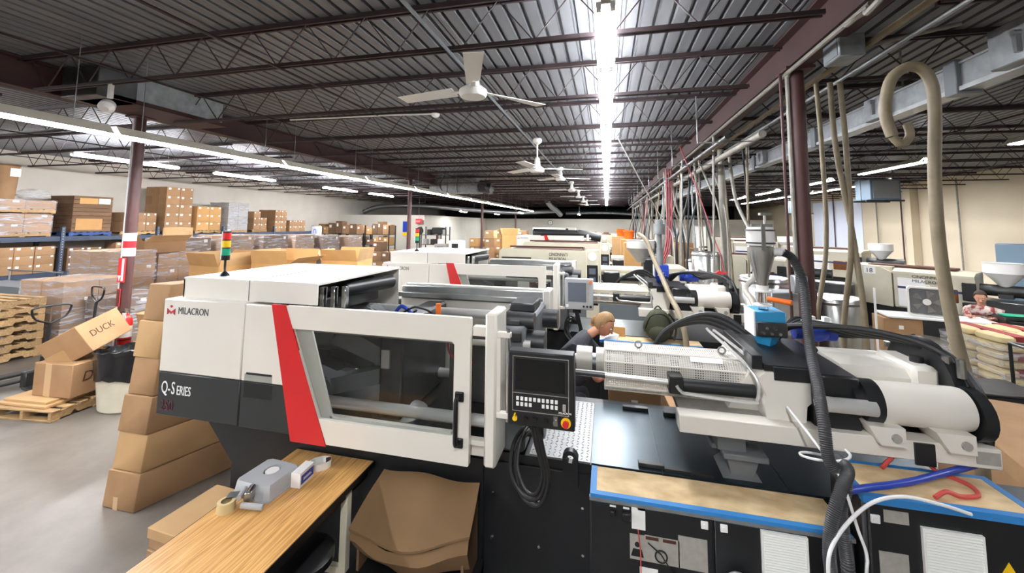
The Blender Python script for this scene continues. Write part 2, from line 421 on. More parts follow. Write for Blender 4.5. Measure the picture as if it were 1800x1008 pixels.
# columns
def column(x, y, label, wide=True, r=.072, stripes=False):
    t = thing('steel_column', label, 'column', (x, y, 0))
    part('shaft', MB().cyl((0, 0, 0), (0, 0, 4.03), r, n=20), 'column_paint', t)
    part('base_plate', MB().box(-.15, .15, -.15, .15, 0, .02), 'column_paint', t)
    part('cap_plate', MB().box(-.13, .13, -.13, .13, 4.0, 4.03), 'column_paint', t)
    return t
for i, y in enumerate((4.64, 13.52, 22.4, 31.3, 40.2)):
    t = column(-7.1, y, ['maroon round steel column with white and red bands and a fire extinguisher', 'maroon round steel column rising behind the second machine roof', 'thin maroon steel column among the cartons at the far back', 'farthest thin maroon steel column near the back partition', 'maroon steel column behind the back partition'][i], )
    if i == 0:
        part('conduit', MB().cyl((-.105, -.02, .3), (-.105, -.02, 4.0), .016, n=8), 'white_gloss', t, 'white conduit')
        part('band', MB().cyl((0, 0, 2.09), (0, 0, 2.21), .076, n=20), 'white_gloss', t, 'white painted band')
        part('band', MB().cyl((0, 0, 1.985), (0, 0, 2.09), .0765, n=20), 'red_tape', t, 'red painted band')
        part('band', MB().cyl((0, 0, 1.86), (0, 0, 1.985), .076, n=20), 'white_gloss', t, 'white painted band')
        s = part('sign', MB().box(-.03, .09, -.105, -.085, 1.48, 1.84), 'red_plastic', t, 'red and white fire extinguisher arrow sign')
        part('sign_strip', MB().box(.045, .085, -.108, -.105, 1.5, 1.83), 'paper', s)
        part('arrow', MB().prism([(-.02, 1.58), (.04, 1.58), (.01, 1.5)], 'y', -.109, -.105), 'paper', s)
        part('sticker', MB().box(-.04, .03, -.09, -.08, 1.12, 1.38), 'ink_red', t, 'red framed sticker')
        part('sticker_face', MB().box(-.033, .023, -.092, -.089, 1.13, 1.37), 'ink_brown', t)
for i, y in enumerate((4.61, 13.5, 22.4, 31.3)):
    t = column(1.93, y, ['thick maroon steel column behind the hopper of the front machine', 'maroon steel column among the hanging hoses', 'thin maroon steel column deep among the hoses', 'farthest right hand steel column'][i])
    if i == 0:
        c = MB(); c.tube([(1.0, -.6, 4.12), (.3, -.2, 4.1), (-.02, -.12, 4.05), (-.085, -.04, 3.95), (-.09, -.03, 3.8), (-.09, -.03, 1.9)], .02, 8, 4)
        part('conduit', c, 'hose_grey', t, 'bent grey steel conduit')
        part('conduit_box', MB().box(-.15, -.03, -.12, -.02, 1.75, 1.92, .01), 'galvanised', t, 'grey junction box')
        part('conduit', MB().tube([(-.14, 0, 4.0), (-.14, 0, .3)], .014, 6), 'column_paint', t)
# long conduits along the right girder
solo('conduit', MB().tube([(1.83, -3, 4.0), (1.83, 2.2, 4.0), (1.83, 2.9, 3.98), (1.83, 3.25, 3.93), (1.83, 3.5, 3.96), (1.83, 6, 3.98), (1.83, 34, 3.98)], .022, 8, 3), 'hose_grey', 'long shiny steel conduit running below the right hand maroon girder', 'pipe')
solo('conduit', MB().tube([(2.25, -3, 4.0), (2.25, 34, 4.0)], .03, 8), 'hose_beige', 'thick beige conduit running beside the right hand maroon girder', 'pipe')
solo('conduit', MB().tube([(2.42, -3, 3.95), (2.42, 34, 3.95)], .02, 8), 'galvanised', 'thin grey conduit running parallel to the metal busway', 'pipe')
jb = thing('junction_box', 'grey junction box under the maroon girder near the top edge', 'electrical box', (2.06, 4.0, 3.86))
part('body', MB().box(-.1, .1, -.13, .13, 0, .2, .01), 'galvanised', jb); part('cover_plate', MB().box(-.105, -.1, -.11, .11, .02, .18), 'grey_metal_paint', jb)
# busway
def busway():
    t = thing('busway', 'pale grey metal busway trunking hung along the right bay', 'busway', (3.22, 0, 0))
    b = MB(); b.box(-.06, .06, -3, 30, 3.68, 3.9, .008); part('trunking', b, 'galvanised', t)
    part('rail', MB().box(-.085, .085, -3, 30, 3.645, 3.685).box(-.075, .075, -3, 30, 3.895, 3.915), 'aluminium', t)
    for y in (4.45, 7.0, 9.6, 12.2, 14.8): part('strap', MB().box(-.1, .1, y-.07, y+.07, 3.62, 3.94, .006), 'grey_metal_paint', t)
    for y in (3.2, 5.2, 8, 11, 14, 17): part('hanger_rod', MB().cyl((0, y, 3.9), (0, y, 4.4), .01, n=6), 'galvanised', t)
    for y, s in ((3.55, 1.1), (5.3, .9), (8.9, .9), (12.4, .9)):
        bx = part('tap_box', MB().box(-.17*s, -.06, y, y+.36*s, 3.66, 3.66+.3*s, .01), 'galvanised', t, 'grey tap off box')
        part('lever', MB().box(-.2*s, -.17*s, y+.12, y+.15, 3.72, 3.87).cyl((-.21*s, y+.135, 3.87), (-.17*s, y+.135, 3.87), .025, n=10), 'steel', bx)
busway()
# fluorescent strip fixtures (with their real lamp light)
def fixture_mesh(L=2.4, bare=False):
    h = MB(); h.box(-.035, .035, .01, L-.01, .03, .075, .004) if bare else h.prism([(-.14, 0), (-.05, .1), (.05, .1), (.14, 0), (.134, -.002), (.045, .085), (-.045, .085), (-.134, -.002)], 'y', .01, L-.01)
    tubes = [MB().cyl((dx, .06, .012), (dx, L-.06, .012), .027, n=12).mesh('tube', 'tube_light') for dx in (-.055, .055)]
    so = MB()
    for y in (.03, L-.03):
        for dx in (-.05, .05): so.box(dx-.018, dx+.018, y-.018, y+.018, -.012, .05)
    return h.mesh('reflector', 'fixture_beige'), tubes, so.mesh('socket', 'white_gloss')
def lamp_light(parent, L, p=1.):
    ld = bpy.data.lights.new('fluorescent_light', 'AREA'); ld.shape = 'RECTANGLE'; ld.size = .08; ld.size_y = L-.15; ld.energy = LAMP_POWER*p*L/2.4; ld.color = (1, .985, .955)
    lo = bpy.data.objects.new('lamp_light', ld); COL.objects.link(lo); lo.parent = parent; lo.location = (0, L/2, .028)
FM = {}
def fixture(x, y, z, label, group, L=2.4, bare=False, bright=False):
    if (L, bare) not in FM: FM[L, bare] = fixture_mesh(L, bare)
    h, tb, so = FM[L, bare]
    t = thing('fluorescent_fixture', label, 'light', (x, y, z), 0, group)
    link('reflector', h, t)
    for a in tb:
        o = link('tube', a, t)
        if bright: o.material_slots[0].link = 'OBJECT'; o.material_slots[0].material = M['tube_light_bright']
    link('socket', so, t)['kind'] = 'stuff'; lamp_light(t, L)
    for yy in (.3, L-.3): link('hanger', HANG, t, (0, yy, .075)).scale = (1, 1, 4.4-z-.08)
HANG = MB().cyl((0, 0, 0), (0, 0, 1), .004, n=5).mesh('hanger', 'galvanised')
for k in range(-3, 11): fixture(-5.48, 3.3+2.44*k, 3.37, nth(k+3)+' lit fluorescent fixture of the long left row, counted from behind the camera', 'left fluorescent row')
fixture(.01, 2.8, 3.95, 'short nearest lit fluorescent strip over the front machine at the top edge', None, 1.15, True)
for k in range(-3, 12):
    if k != -1: fixture(.01, 3.96+2.44*k if k >= 0 else 2.7+2.44*k, 3.95, nth(k+3)+' lit fluorescent strip of the row over the machines, counted from the camera', 'right fluorescent row', bare=True)
for i, y in enumerate((-3.5, 1.8, 6.5, 9.95, 14.95, 18.4)): fixture(-12, y, 3.9, nth(i)+' lit fluorescent fixture over the pallet racking from the camera', 'racking lights', 2.4, True, True)
for i, y in enumerate((1.5, 6.3, 10.6, 14.5, 18.5, 22.5)): fixture(6.9, y, 3.86, nth(i)+' lit fluorescent fixture over the right hand machine bay', 'right bay lights')
for i, y in enumerate((15.4, 17.84, 20.3, 22.7, 25.2, 27.6)): fixture(9.0, y, 3.9, nth(i)+' lit fluorescent fixture in the far row by the right wall', 'right wall lights')
for i, (x, y) in enumerate(((-9.6, 25.5), (-6.2, 28.5), (-9, 32), (-2.2, 33))): fixture(x, y, 3.2, nth(i)+' small lit fixture from the left at the far back', 'back lights', 1.15)
# ceiling fans
def fan_proto(drop):
    t = thing('ceiling_fan', 'x', 'ceiling fan')
    part('canopy', MB().lathe([(.03, -.11), (.075, -.075), (.085, -.03), (.07, 0)], n=20), 'fan_white', t)
    part('downrod', MB().cyl((0, 0, -drop), (0, 0, -.1), .014, n=10), 'fan_white', t)
    part('motor', MB().lathe([(.05, -.05), (.115, -.045), (.13, -.02), (.13, .02), (.09, .05), (.06, .07), (.045, .2), (.03, .22)], (0, 0, -drop-.02), 24), 'fan_white', t)
    for k in range(3):
        T = Matrix.Translation((0, 0, -drop-.0)) @ rotz(k*2*PI/3)
        b = MB(); b.T = T
        vs = []
        for i in range(7):
            u = i/6; rr = .2+.62*u; w = (.06+.018*u)
            for s in (-1, 1): vs.append((rr, s*w, .02*s-.012*s*u+.005))
        n = len(vs); vs += [(x, y, z+.006) for x, y, z in vs]
        fs = []
        for i in range(6): fs += [(2*i, 2*i+1, 2*i+3, 2*i+2), (n+2*i, n+2*i+2, n+2*i+3, n+2*i+1), (2*i, 2*i+2, n+2*i+2, n+2*i), (2*i+1, n+2*i+1, n+2*i+3, 2*i+3)]
        fs += [(0, n, n+1, 1), (n-2, n-1, 2*n-1, 2*n-2)]
        b.add(vs, fs); b.box(.1, .24, -.02, .02, -.003, .006)
        part('blade', b, 'fan_white', t)
    return t
f0 = fan_proto(.3); f0.location = (-1.2, 3.45, 3.94); f0.rotation_euler = (0, 0, R(-71)); f0['label'] = 'nearest white three bladed ceiling fan on a short rod'
f1 = fan_proto(.55); f1.location = (-1.2, 7.0, 3.94); f1.rotation_euler = (0, 0, R(20)); f1['label'] = 'second white ceiling fan on a long down rod'
for i in range(5):
    dup(f0, (-1.2, 10.7+3.6*i, 3.94), R(25+23*i), ['third white ceiling fan from the front', 'fourth white ceiling fan from the front', 'fifth white ceiling fan from the front', 'sixth small ceiling fan toward the back', 'farthest tiny white ceiling fan'][i])
# ducts
d = thing('air_duct', 'galvanised rectangular duct with a rusty open end beside the left girder', 'duct', (0, 0, 0))
part('sleeve', MB().box(-6.85, -6.35, 4.05, 5.35, 4.06, 4.41, .004), 'galvanised', d)
part('collar', MB().box(-6.95, -6.3, 3.6, 4.05, 4.0, 4.38, .01), 'dark_steel', d, 'rust stained dark collar')
part('rust_flange', MB().box(-6.9, -6.3, 3.75, 5.4, 4.0, 4.06), 'rust_purple', d)
d = thing('air_duct', 'boxy galvanised duct with a round black outlet ahead of the ceiling fans', 'duct', (-5.75, 16.2, 3.72))
part('plenum', MB().box(-1.6, -.8, -.5, .5, -.05, .75, .01), 'galvanised', d)
part('trunk', MB().box(-.8, .5, -.45, .45, -.02, .62, .01).box(-.02, 0, -.47, .47, -.04, .64), 'galvanised', d)
part('outlet', MB().cyl((.5, 0, .28), (1.05, -.05, .18), .26, n=24), 'dark_steel', d, 'round dark outlet')
part('outlet_opening', MB().cyl((.72, -.27, .25), (.73, -.31, .245), .2, n=24), 'black_plastic', d)
part('cable', MB().tube([(-.9, -.5, .7), (-1.1, -.55, .3), (-1.0, -.53, .05)], .02, 6, 4).tube([(-.3, -.5, .65), (-.35, -.52, .2), (-.3, -.5, -.02)], .015, 6, 4), 'black_rubber', d)
def flex(label, pts, r=.16, m='foil', nm='flexible_duct', rr=None):
    t = thing(nm, label, 'duct', (0, 0, 0)); part('duct', MB().tube(pts, rr or [r, r*.93], 12, 10), m, t)
    for p in pts[1:-1]: part('hanger_strap', MB().cyl((p[0], p[1], p[2]+r*.8), (p[0], p[1], ZD+.01), .012, n=6), 'galvanised', t)
flex('silver foil duct sagging along the top of the left back partition', [(-16, 24, 3.1), (-14.8, 24.2, 3.5), (-12, 25, 3.55), (-9.5, 28, 3.4), (-7, 31, 3.3), (-4, 33, 3.5)])
flex('second foil duct crossing above the far partition', [(-3.6, 36.6, 3.4), (0, 36.6, 3.45), (4, 36.7, 3.25), (9, 36.8, 3.1)])
flex('crumpled bright foil duct bundle dropping at the back centre', [(-4.4, 30, 4.2), (-4.2, 31, 3.8), (-3.9, 32, 3.5), (-3.7, 33, 3.2)], .2)
flex('large black insulated duct above the back partition', [(-16, 38.5, 3.4), (-8, 39, 3.5), (-2, 39, 3.5), (6, 39, 3.4)], .45, 'insulation', 'insulated_duct', .45)
# unit heaters on the right wall side
for i, (x, y, z) in enumerate(((8.4, 15, 3.25), (9.9, 24, 3.1))):
    t = thing('unit_heater', ['blue grey box heater hung under the roof by the right wall', 'smaller farther box heater hung near the right wall'][i], 'heater', (x, y, z))
    part('cabinet', MB().box(-.4, .4, -.4, .4, 0, .65, .02), 'bluegrey_paint', t)
    part('grille', MB().box(-.34, .34, -.42, -.4, .05, .6), 'grille', t)
    part('support', MB().box(-.5, .5, -.36, -.3, -.05, 0).box(-.5, .5, .3, .36, -.05, 0), 'dark_steel', t)
    for sx in (-.45, .45): part('hanger_rod', MB().cyl((sx, 0, -.02), (sx, 0, 4.4-z), .012, n=6), 'dark_steel', t)
# sprinkler line and head over the left
solo('sprinkler_pipe', MB().tube([(-4.7, 5.05, 3.96), (-3, 5.05, 3.94), (-2.3, 5.05, 3.92)], .012, 6), 'white_gloss', 'white cable run to a smoke detector under the joists', 'pipe')
solo('smoke_detector', MB().lathe([(.03, -.05), (.055, -.03), (.06, 0)], (-2.3, 5.05, 3.92), 16), 'white_gloss', 'white round smoke detector under a joist', 'smoke detector')
fl = thing('flood_light', 'small white spotlight hung from the joist by the duct', 'light', (-5.55, 3.3, 3.85))
part('head', MB().lathe([(.04, 0), (.07, .05), (.075, .12), (.03, .16)], (0, 0, -.1), 16, (.5, -.5, -.6)), 'white_gloss', fl); part('bracket', MB().box(-.02, .02, -.02, .02, -.05, .12), 'white_gloss', fl)
# ------------------------------------------------------------ perforated sheet (real see-through holes)
def perf_mat():
    m = bpy.data.materials.new('perforated_sheet'); m.use_nodes = True; nt = m.node_tree; N = nt.nodes; L = nt.links; M['perforated_sheet'] = m
    b = N['Principled BSDF']; b.inputs['Base Color'].default_value = lin('dedad0'); b.inputs['Roughness'].default_value = .4
    tc = N.new('ShaderNodeTexCoord'); sp = N.new('ShaderNodeSeparateXYZ'); L.new(tc.outputs['Object'], sp.inputs[0])
    def fr(o, s):
        a = N.new('ShaderNodeMath'); a.operation = 'MULTIPLY'; a.inputs[1].default_value = s; L.new(o, a.inputs[0])
        c = N.new('ShaderNodeMath'); c.operation = 'FRACT'; L.new(a.outputs[0], c.inputs[0])
        d = N.new('ShaderNodeMath'); d.operation = 'GREATER_THAN'; d.inputs[1].default_value = .48; L.new(c.outputs[0], d.inputs[0]); return d.outputs[0]
    ad = N.new('ShaderNodeMath'); ad.operation = 'ADD'; L.new(sp.outputs[1], ad.inputs[0]); L.new(sp.outputs[2], ad.inputs[1])
    mu = N.new('ShaderNodeMath'); mu.operation = 'MULTIPLY'; L.new(fr(sp.outputs[0], 75), mu.inputs[0]); L.new(fr(ad.outputs[0], 75), mu.inputs[1])
    iv = N.new('ShaderNodeMath'); iv.operation = 'SUBTRACT'; iv.inputs[0].default_value = 1; L.new(mu.outputs[0], iv.inputs[1]); L.new(iv.outputs[0], b.inputs['Alpha'])
perf_mat()
def arc(cx, cy, r, a0, a1, n=4): return [(cx+r*math.cos(R(a0+(a1-a0)*i/n)), cy+r*math.sin(R(a0+(a1-a0)*i/n))) for i in range(n+1)]

def logo_mark(root, x, z, s, y=-.001):
    # geometric M mark with a diamond above
    lg = part('logo_mark', MB().prism([(x, z), (x, z+.62*s), (x+.25*s, z+.45*s), (x+.5*s, z+.3*s), (x+.75*s, z+.45*s), (x+s, z+.62*s), (x+s, z), (x+.8*s, z+.12*s), (x+.8*s, z+.3*s), (x+.5*s, z+.08*s), (x+.2*s, z+.3*s), (x+.2*s, z+.12*s)], 'y', y-.002, y), 'ink_red', root)
    part('logo_diamond', MB().prism([(x+.3*s, z+.82*s), (x+.5*s, z+.95*s), (x+.7*s, z+.82*s), (x+.5*s, z+.66*s)], 'y', y-.002, y), 'ink_red', lg)

def guards(root, first=True, mid=False):
    hs = part('clamp_housing', MB().box(-3.0, -2.318, 0, 1.25, 1.375, 1.86, .006), 'white_paint', root)
    part('guard_panel', MB().box(-2.312, -1.9, 0, .03, 1.375, 1.86, .005), 'white_paint', root)
    part('lower_panel', MB().box(-3.0, -2.318, .001, 1.25, 1.09, 1.372, .006).box(-2.312, -1.88, .001, .03, 1.09, 1.372, .004), 'charcoal_paint', root, 'charcoal lower band')
    # open hood
    h = MB(); x0, x1, y0, y1 = -2.95, -1.84, .085, 1.15
    h.box(x0, x1, y0, y1, 1.985, 2.0); h.box(x0, x1, y0, y0+.012, 1.86, 1.985); h.box(x0, x1, y1-.012, y1, 1.2, 1.985); h.box(x0, x0+.012, y0, y1, 1.86, 1.985)
    hd = part('hood', h, 'white_paint', root)
    part('seam', MB().box(-2.381, -2.377, y0-.002, y0, 1.862, 1.998).box(-2.381, -2.377, y0, y1, 2.0, 2.002), 'ink_grey', hd)
    part('red_stripe', MB().prism([(-2.05, 1.885), (-1.945, 1.885), (-1.615, 1.09), (-1.86, 1.09)], 'y', -.061, -.05), 'red_paint', root, 'bright red slanting stripe')
    # sliding door
    o = [(-1.945, 1.88), (-.741, 1.88), (-.735, 1.874), (-.735, 1.106), (-.741, 1.1), (-1.615, 1.1)]
    n = [(-1.889, 1.745), (-.843, 1.745), (-.828, 1.73), (-.828, 1.253), (-.843, 1.238), (-1.675, 1.238)]
    dr = part('sliding_door', MB().frame(o, n, 'y', -.058, -.025), 'white_paint', root)
    part('pane', MB().box(-1.88, -.82, -.04, -.037, 1.235, 1.75), 'guard_pane', dr)
    part('jamb', MB().prism([(-1.889, 1.745), (-1.775, 1.745), (-1.6, 1.238), (-1.675, 1.238)], 'y', -.03, -.018).box(-1.62, -.85, -.03, .0, 1.215, 1.25), 'white_paint', dr)
    hnd = MB().tube([(-.795, -.065, 1.46), (-.795, -.1, 1.455), (-.795, -.105, 1.44), (-.795, -.105, 1.24), (-.795, -.1, 1.225), (-.795, -.065, 1.22)], .013, 8)
    hnd.box(-.815, -.765, -.075, -.058, 1.435, 1.485, .004).box(-.815, -.765, -.075, -.058, 1.195, 1.245, .004)
    part('handle', hnd, 'black_plastic', dr, 'black bar handle')
    part('end_post', MB().box(-.64, -.575, -.1, .12, 1.13, 1.92, .012), 'white_paint', root)
    part('rail', MB().box(-.74, -.62, .0, .05, 1.77, 1.82).box(-.9, -.62, .02, .08, 1.12, 1.19).box(-.9, -.62, -.01, .02, 1.19, 1.215), 'white_paint', root)
    rb = part('door_bracket', MB().box(-.575, -.5, -.095, -.06, 1.795, 1.825, .004).box(-.575, -.5, -.095, -.06, 1.385, 1.415, .004).box(-.575, -.555, -.09, -.07, 1.4, 1.8), 'white_paint', root)
    part('rod', MB().cyl((-.515, -.08, 1.37), (-.515, -.08, 1.84), .011, n=10), 'chrome', rb)
    # far side guard, long rails
    part('rear_guard', MB().box(-1.84, -.5, 1.2, 1.23, 1.1, 1.72), 'white_paint', root)
    part('rear_rail', MB().box(-1.84, -.48, 1.14, 1.2, 1.74, 1.78, .004).box(-1.84, -.48, 1.2, 1.28, 1.72, 1.83, .006), 'aluminium', root)
    part('rear_rail_cap', MB().box(-1.84, -.48, 1.28, 1.33, 1.8, 1.84, .004).box(-.52, -.46, 1.13, 1.34, 1.55, 1.85, .006), 'white_paint', root)

def clamp(root):
    for y in (.24, .92):
        for z in (1.2, 1.68): part('tie_bar', MB().cyl((-2.2, y, z), (-.45, y, z), .036, n=16), 'rod_bright', root)
    p = MB(); p.box(-.72, -.48, .2, 1.05, 1.06, 1.78, .02); st = part('stationary_platen', p, 'cast_grey', root)
    b = MB()
    for y in (.28, .92):
        for z in (1.2, 1.68): b.cyl((-.48, y, z), (-.37, y, z), .07, n=16)
    part('tie_nut', b, 'dark_steel', st, stuff=True)
    part('platen_cover', MB().box(-.7, -.52, .24, .5, 1.78, 1.81, .005).box(-.68, -.5, .62, .9, 1.78, 1.84, .01).cyl((-.64, .3, 1.8), (-.44, .3, 1.8), .05), 'dark_steel', st)
    mv = part('moving_platen', MB().box(-1.5, -1.33, .3, 1.05, 1.1, 1.74, .015), 'dark_steel', root)
    part('label_plate', MB().box(-1.48, -1.42, .285, .3, 1.43, 1.55), 'paper_grey', mv)
    part('top_beam', MB().box(-1.95, -1.36, .3, .46, 1.66, 1.72, .01).box(-1.3, -.5, .18, .24, 1.7, 1.75, .004).box(-1.36, -1.28, .24, .7, 1.68, 1.76, .01), 'dark_steel', root)
    t = MB()
    for y in (.36, .84):
        t.prism([(-2.25, 1.6), (-1.9, 1.72), (-1.5, 1.56), (-1.5, 1.44), (-1.88, 1.56), (-2.25, 1.5)], 'y', y-.06, y+.06)
        t.prism([(-2.25, 1.3), (-1.9, 1.2), (-1.5, 1.32), (-1.5, 1.42), (-1.88, 1.32), (-2.25, 1.42)], 'y', y-.06, y+.06)
        t.cyl((-1.9, y-.09, 1.65), (-1.9, y+.09, 1.65), .065); t.cyl((-1.9, y-.09, 1.26), (-1.9, y+.09, 1.26), .065)
    t.cyl((-2.3, .6, 1.46), (-1.5, .6, 1.46), .05)
    part('toggle', t, 'cast_grey', root)
    d = MB()
    for i in range(3): d.cyl((-2.15+.12*i, .25+.1*i, 1.9), (-2.05+.12*i, .75+.1*i, 1.9), .055)
    part('valve_block', d.box(-2.4, -1.95, .3, 1.0, 1.74, 1.86, .01), 'black_paint', root)
    k = MB()
    for i in range(4): k.box(-2.02+.065*i, -1.985+.065*i, .22+.03*i, .26+.03*i, 1.8, 1.95, .004)
    part('clip', k, 'chrome', root, stuff=True)
    part('mould_half', MB().box(-1.02, -.74, .35, .82, 1.25, 1.62, .008), 'dark_steel', root)
    c = MB().lathe([(.07, 0), (.07, .05), (.2, -.12)][::-1] and [(.22, -.14), (.22, -.12), (.075, -.02), (.07, .05)], (-1.42, .46, 1.19), 24)
    part('chute', c, 'cast_grey', root)
    h = MB(); h.tube([(-1.0, .3, 1.72), (-.99, .26, 1.6), (-.93, .28, 1.52), (-.85, .34, 1.5)], .008, 6, 6); h.tube([(-.94, .3, 1.72), (-.92, .26, 1.63), (-.85, .3, 1.58)], .008, 6, 6)
    part('water_hose', h, 'red_hose', root)
    g = MB(); g.tube([(-1.52, .5, 1.72), (-1.45, .48, 1.8), (-1.35, .45, 1.76), (-1.3, .42, 1.72)], .014, 6, 6)
    part('cable', g, 'deepblue_paint', root, 'blue hose')
    g = MB(); g.tube([(-1.45, .45, 1.74), (-1.3, .4, 1.82), (-1.22, .5, 1.76), (-1.36, .5, 1.75), (-1.3, .42, 1.79)], .008, 6, 6); g.tube([(-.74, .25, 1.64), (-.7, .2, 1.5), (-.69, .18, 1.35), (-.68, .2, 1.25)], .022, 6, 5)
    part('cable', g, 'black_rubber', root, 'coiled black cable')
    part('fitting', MB().cyl((-1.17, .5, 1.75), (-1.17, .5, 1.83), .018), 'orange_plastic', root, 'orange capped fitting')

def base(root, detail=True):
    part('base', MB().prism([(-2.95, 1.09), (-2.83, .94), (-2.61, .7), (-2.6, .0), (1.75, .0), (1.75, 1.03), (-.75, 1.03), (-.75, 1.09)], 'y', .25, 1.15), 'base_paint', root)
    if not detail:
        part('deck_plate', MB().box(-.1, .95, .25, 1.1, 1.032, 1.04).box(-.46, -.105, .25, 1.0, 1.032, 1.042), 'deck_plate', root); return
    part('deck_plate', MB().box(-.1, .283, .25, 1.06, 1.031, 1.04), 'deck_plate', root)
    part('deck_plate', MB().box(.287, .9, .25, 1.06, 1.031, 1.04), 'deck_plate', root)
    part('deck_plate', MB().box(.904, 1.75, .25, 1.06, 1.031, 1.039), 'deck_plate', root)
    dp = part('diamond_plate', MB().box(-.46, -.105, .25, 1.04, 1.031, 1.042), 'diamond_plate', root, 'bright aluminium tread plate')
    tr = MB()
    for i in range(11):
        for j in range(25):
            x = -.445+.032*i; y = .27+.031*j; a = .8 if (i+j) % 2 else -.8; l = .012
            dx, dy = l*math.cos(a), l*math.sin(a); wx, wy = -.003*math.sin(a), .003*math.cos(a)
            tr.add([(x-dx, y-dy, 1.042), (x+wx, y+wy, 1.042), (x+dx, y+dy, 1.042), (x-wx, y-wy, 1.042), (x, y, 1.0455)], [(0, 1, 4), (1, 2, 4), (2, 3, 4), (3, 0, 4)])
    part('tread', tr, 'diamond_plate', dp, stuff=True)
    part('side_panel', MB().box(-.73, -.105, .235, .25, .1, .98, .003), 'base_paint', root)
    part('side_panel', MB().box(-2.5, -.74, .238, .25, .1, .98, .003), 'base_paint', root)
    sc = MB()
    for x in (-.68, -.4, -.15):
        for z in (.3, .55, .8): sc.cyl((x, .236, z), (x, .23, z), .008, n=6)
    part('screw', sc, 'chrome', root, stuff=True)
    lug = MB(); a = arc(-.215, 1.075, .045, 200, -20, 8); hl = arc(-.215, 1.075, .022, 200, -20, 8)
    o = [(-.26, .92)]+a+[(-.17, .92)]; i = [(-.225, 1.056)]+hl+[(-.205, 1.056)]
    part('lifting_lug', lug.frame(o, i, 'y', .19, .235), 'base_paint', root)
    hb = MB()
    hb.box(.16, .3, .28, .32, 1.04, 1.06, .003).box(.1, .28, .98, 1.02, 1.04, 1.065, .003).box(.38, .46, .94, .98, 1.04, 1.07, .003)
    hb.box(.3, .55, .27, .29, 1.04, 1.055)
    part('hinge', hb, 'black_paint', root)
    ft = part('foot', MB().box(-.95, -.2, .1, .26, .0, .1, .005).box(-2.6, -2.0, .2, 1.2, 0, .08), 'base_paint', root)
    bo = MB()
    for x in (-.84, -.62): bo.cyl((x, .16, .1), (x, .16, .3), .012, n=8).cyl((x, .16, .1), (x, .16, .13), .024, n=6).cyl((x, .16, .2), (x, .16, .225), .024, n=6)
    part('levelling_bolt', bo, 'chrome', ft, stuff=True)

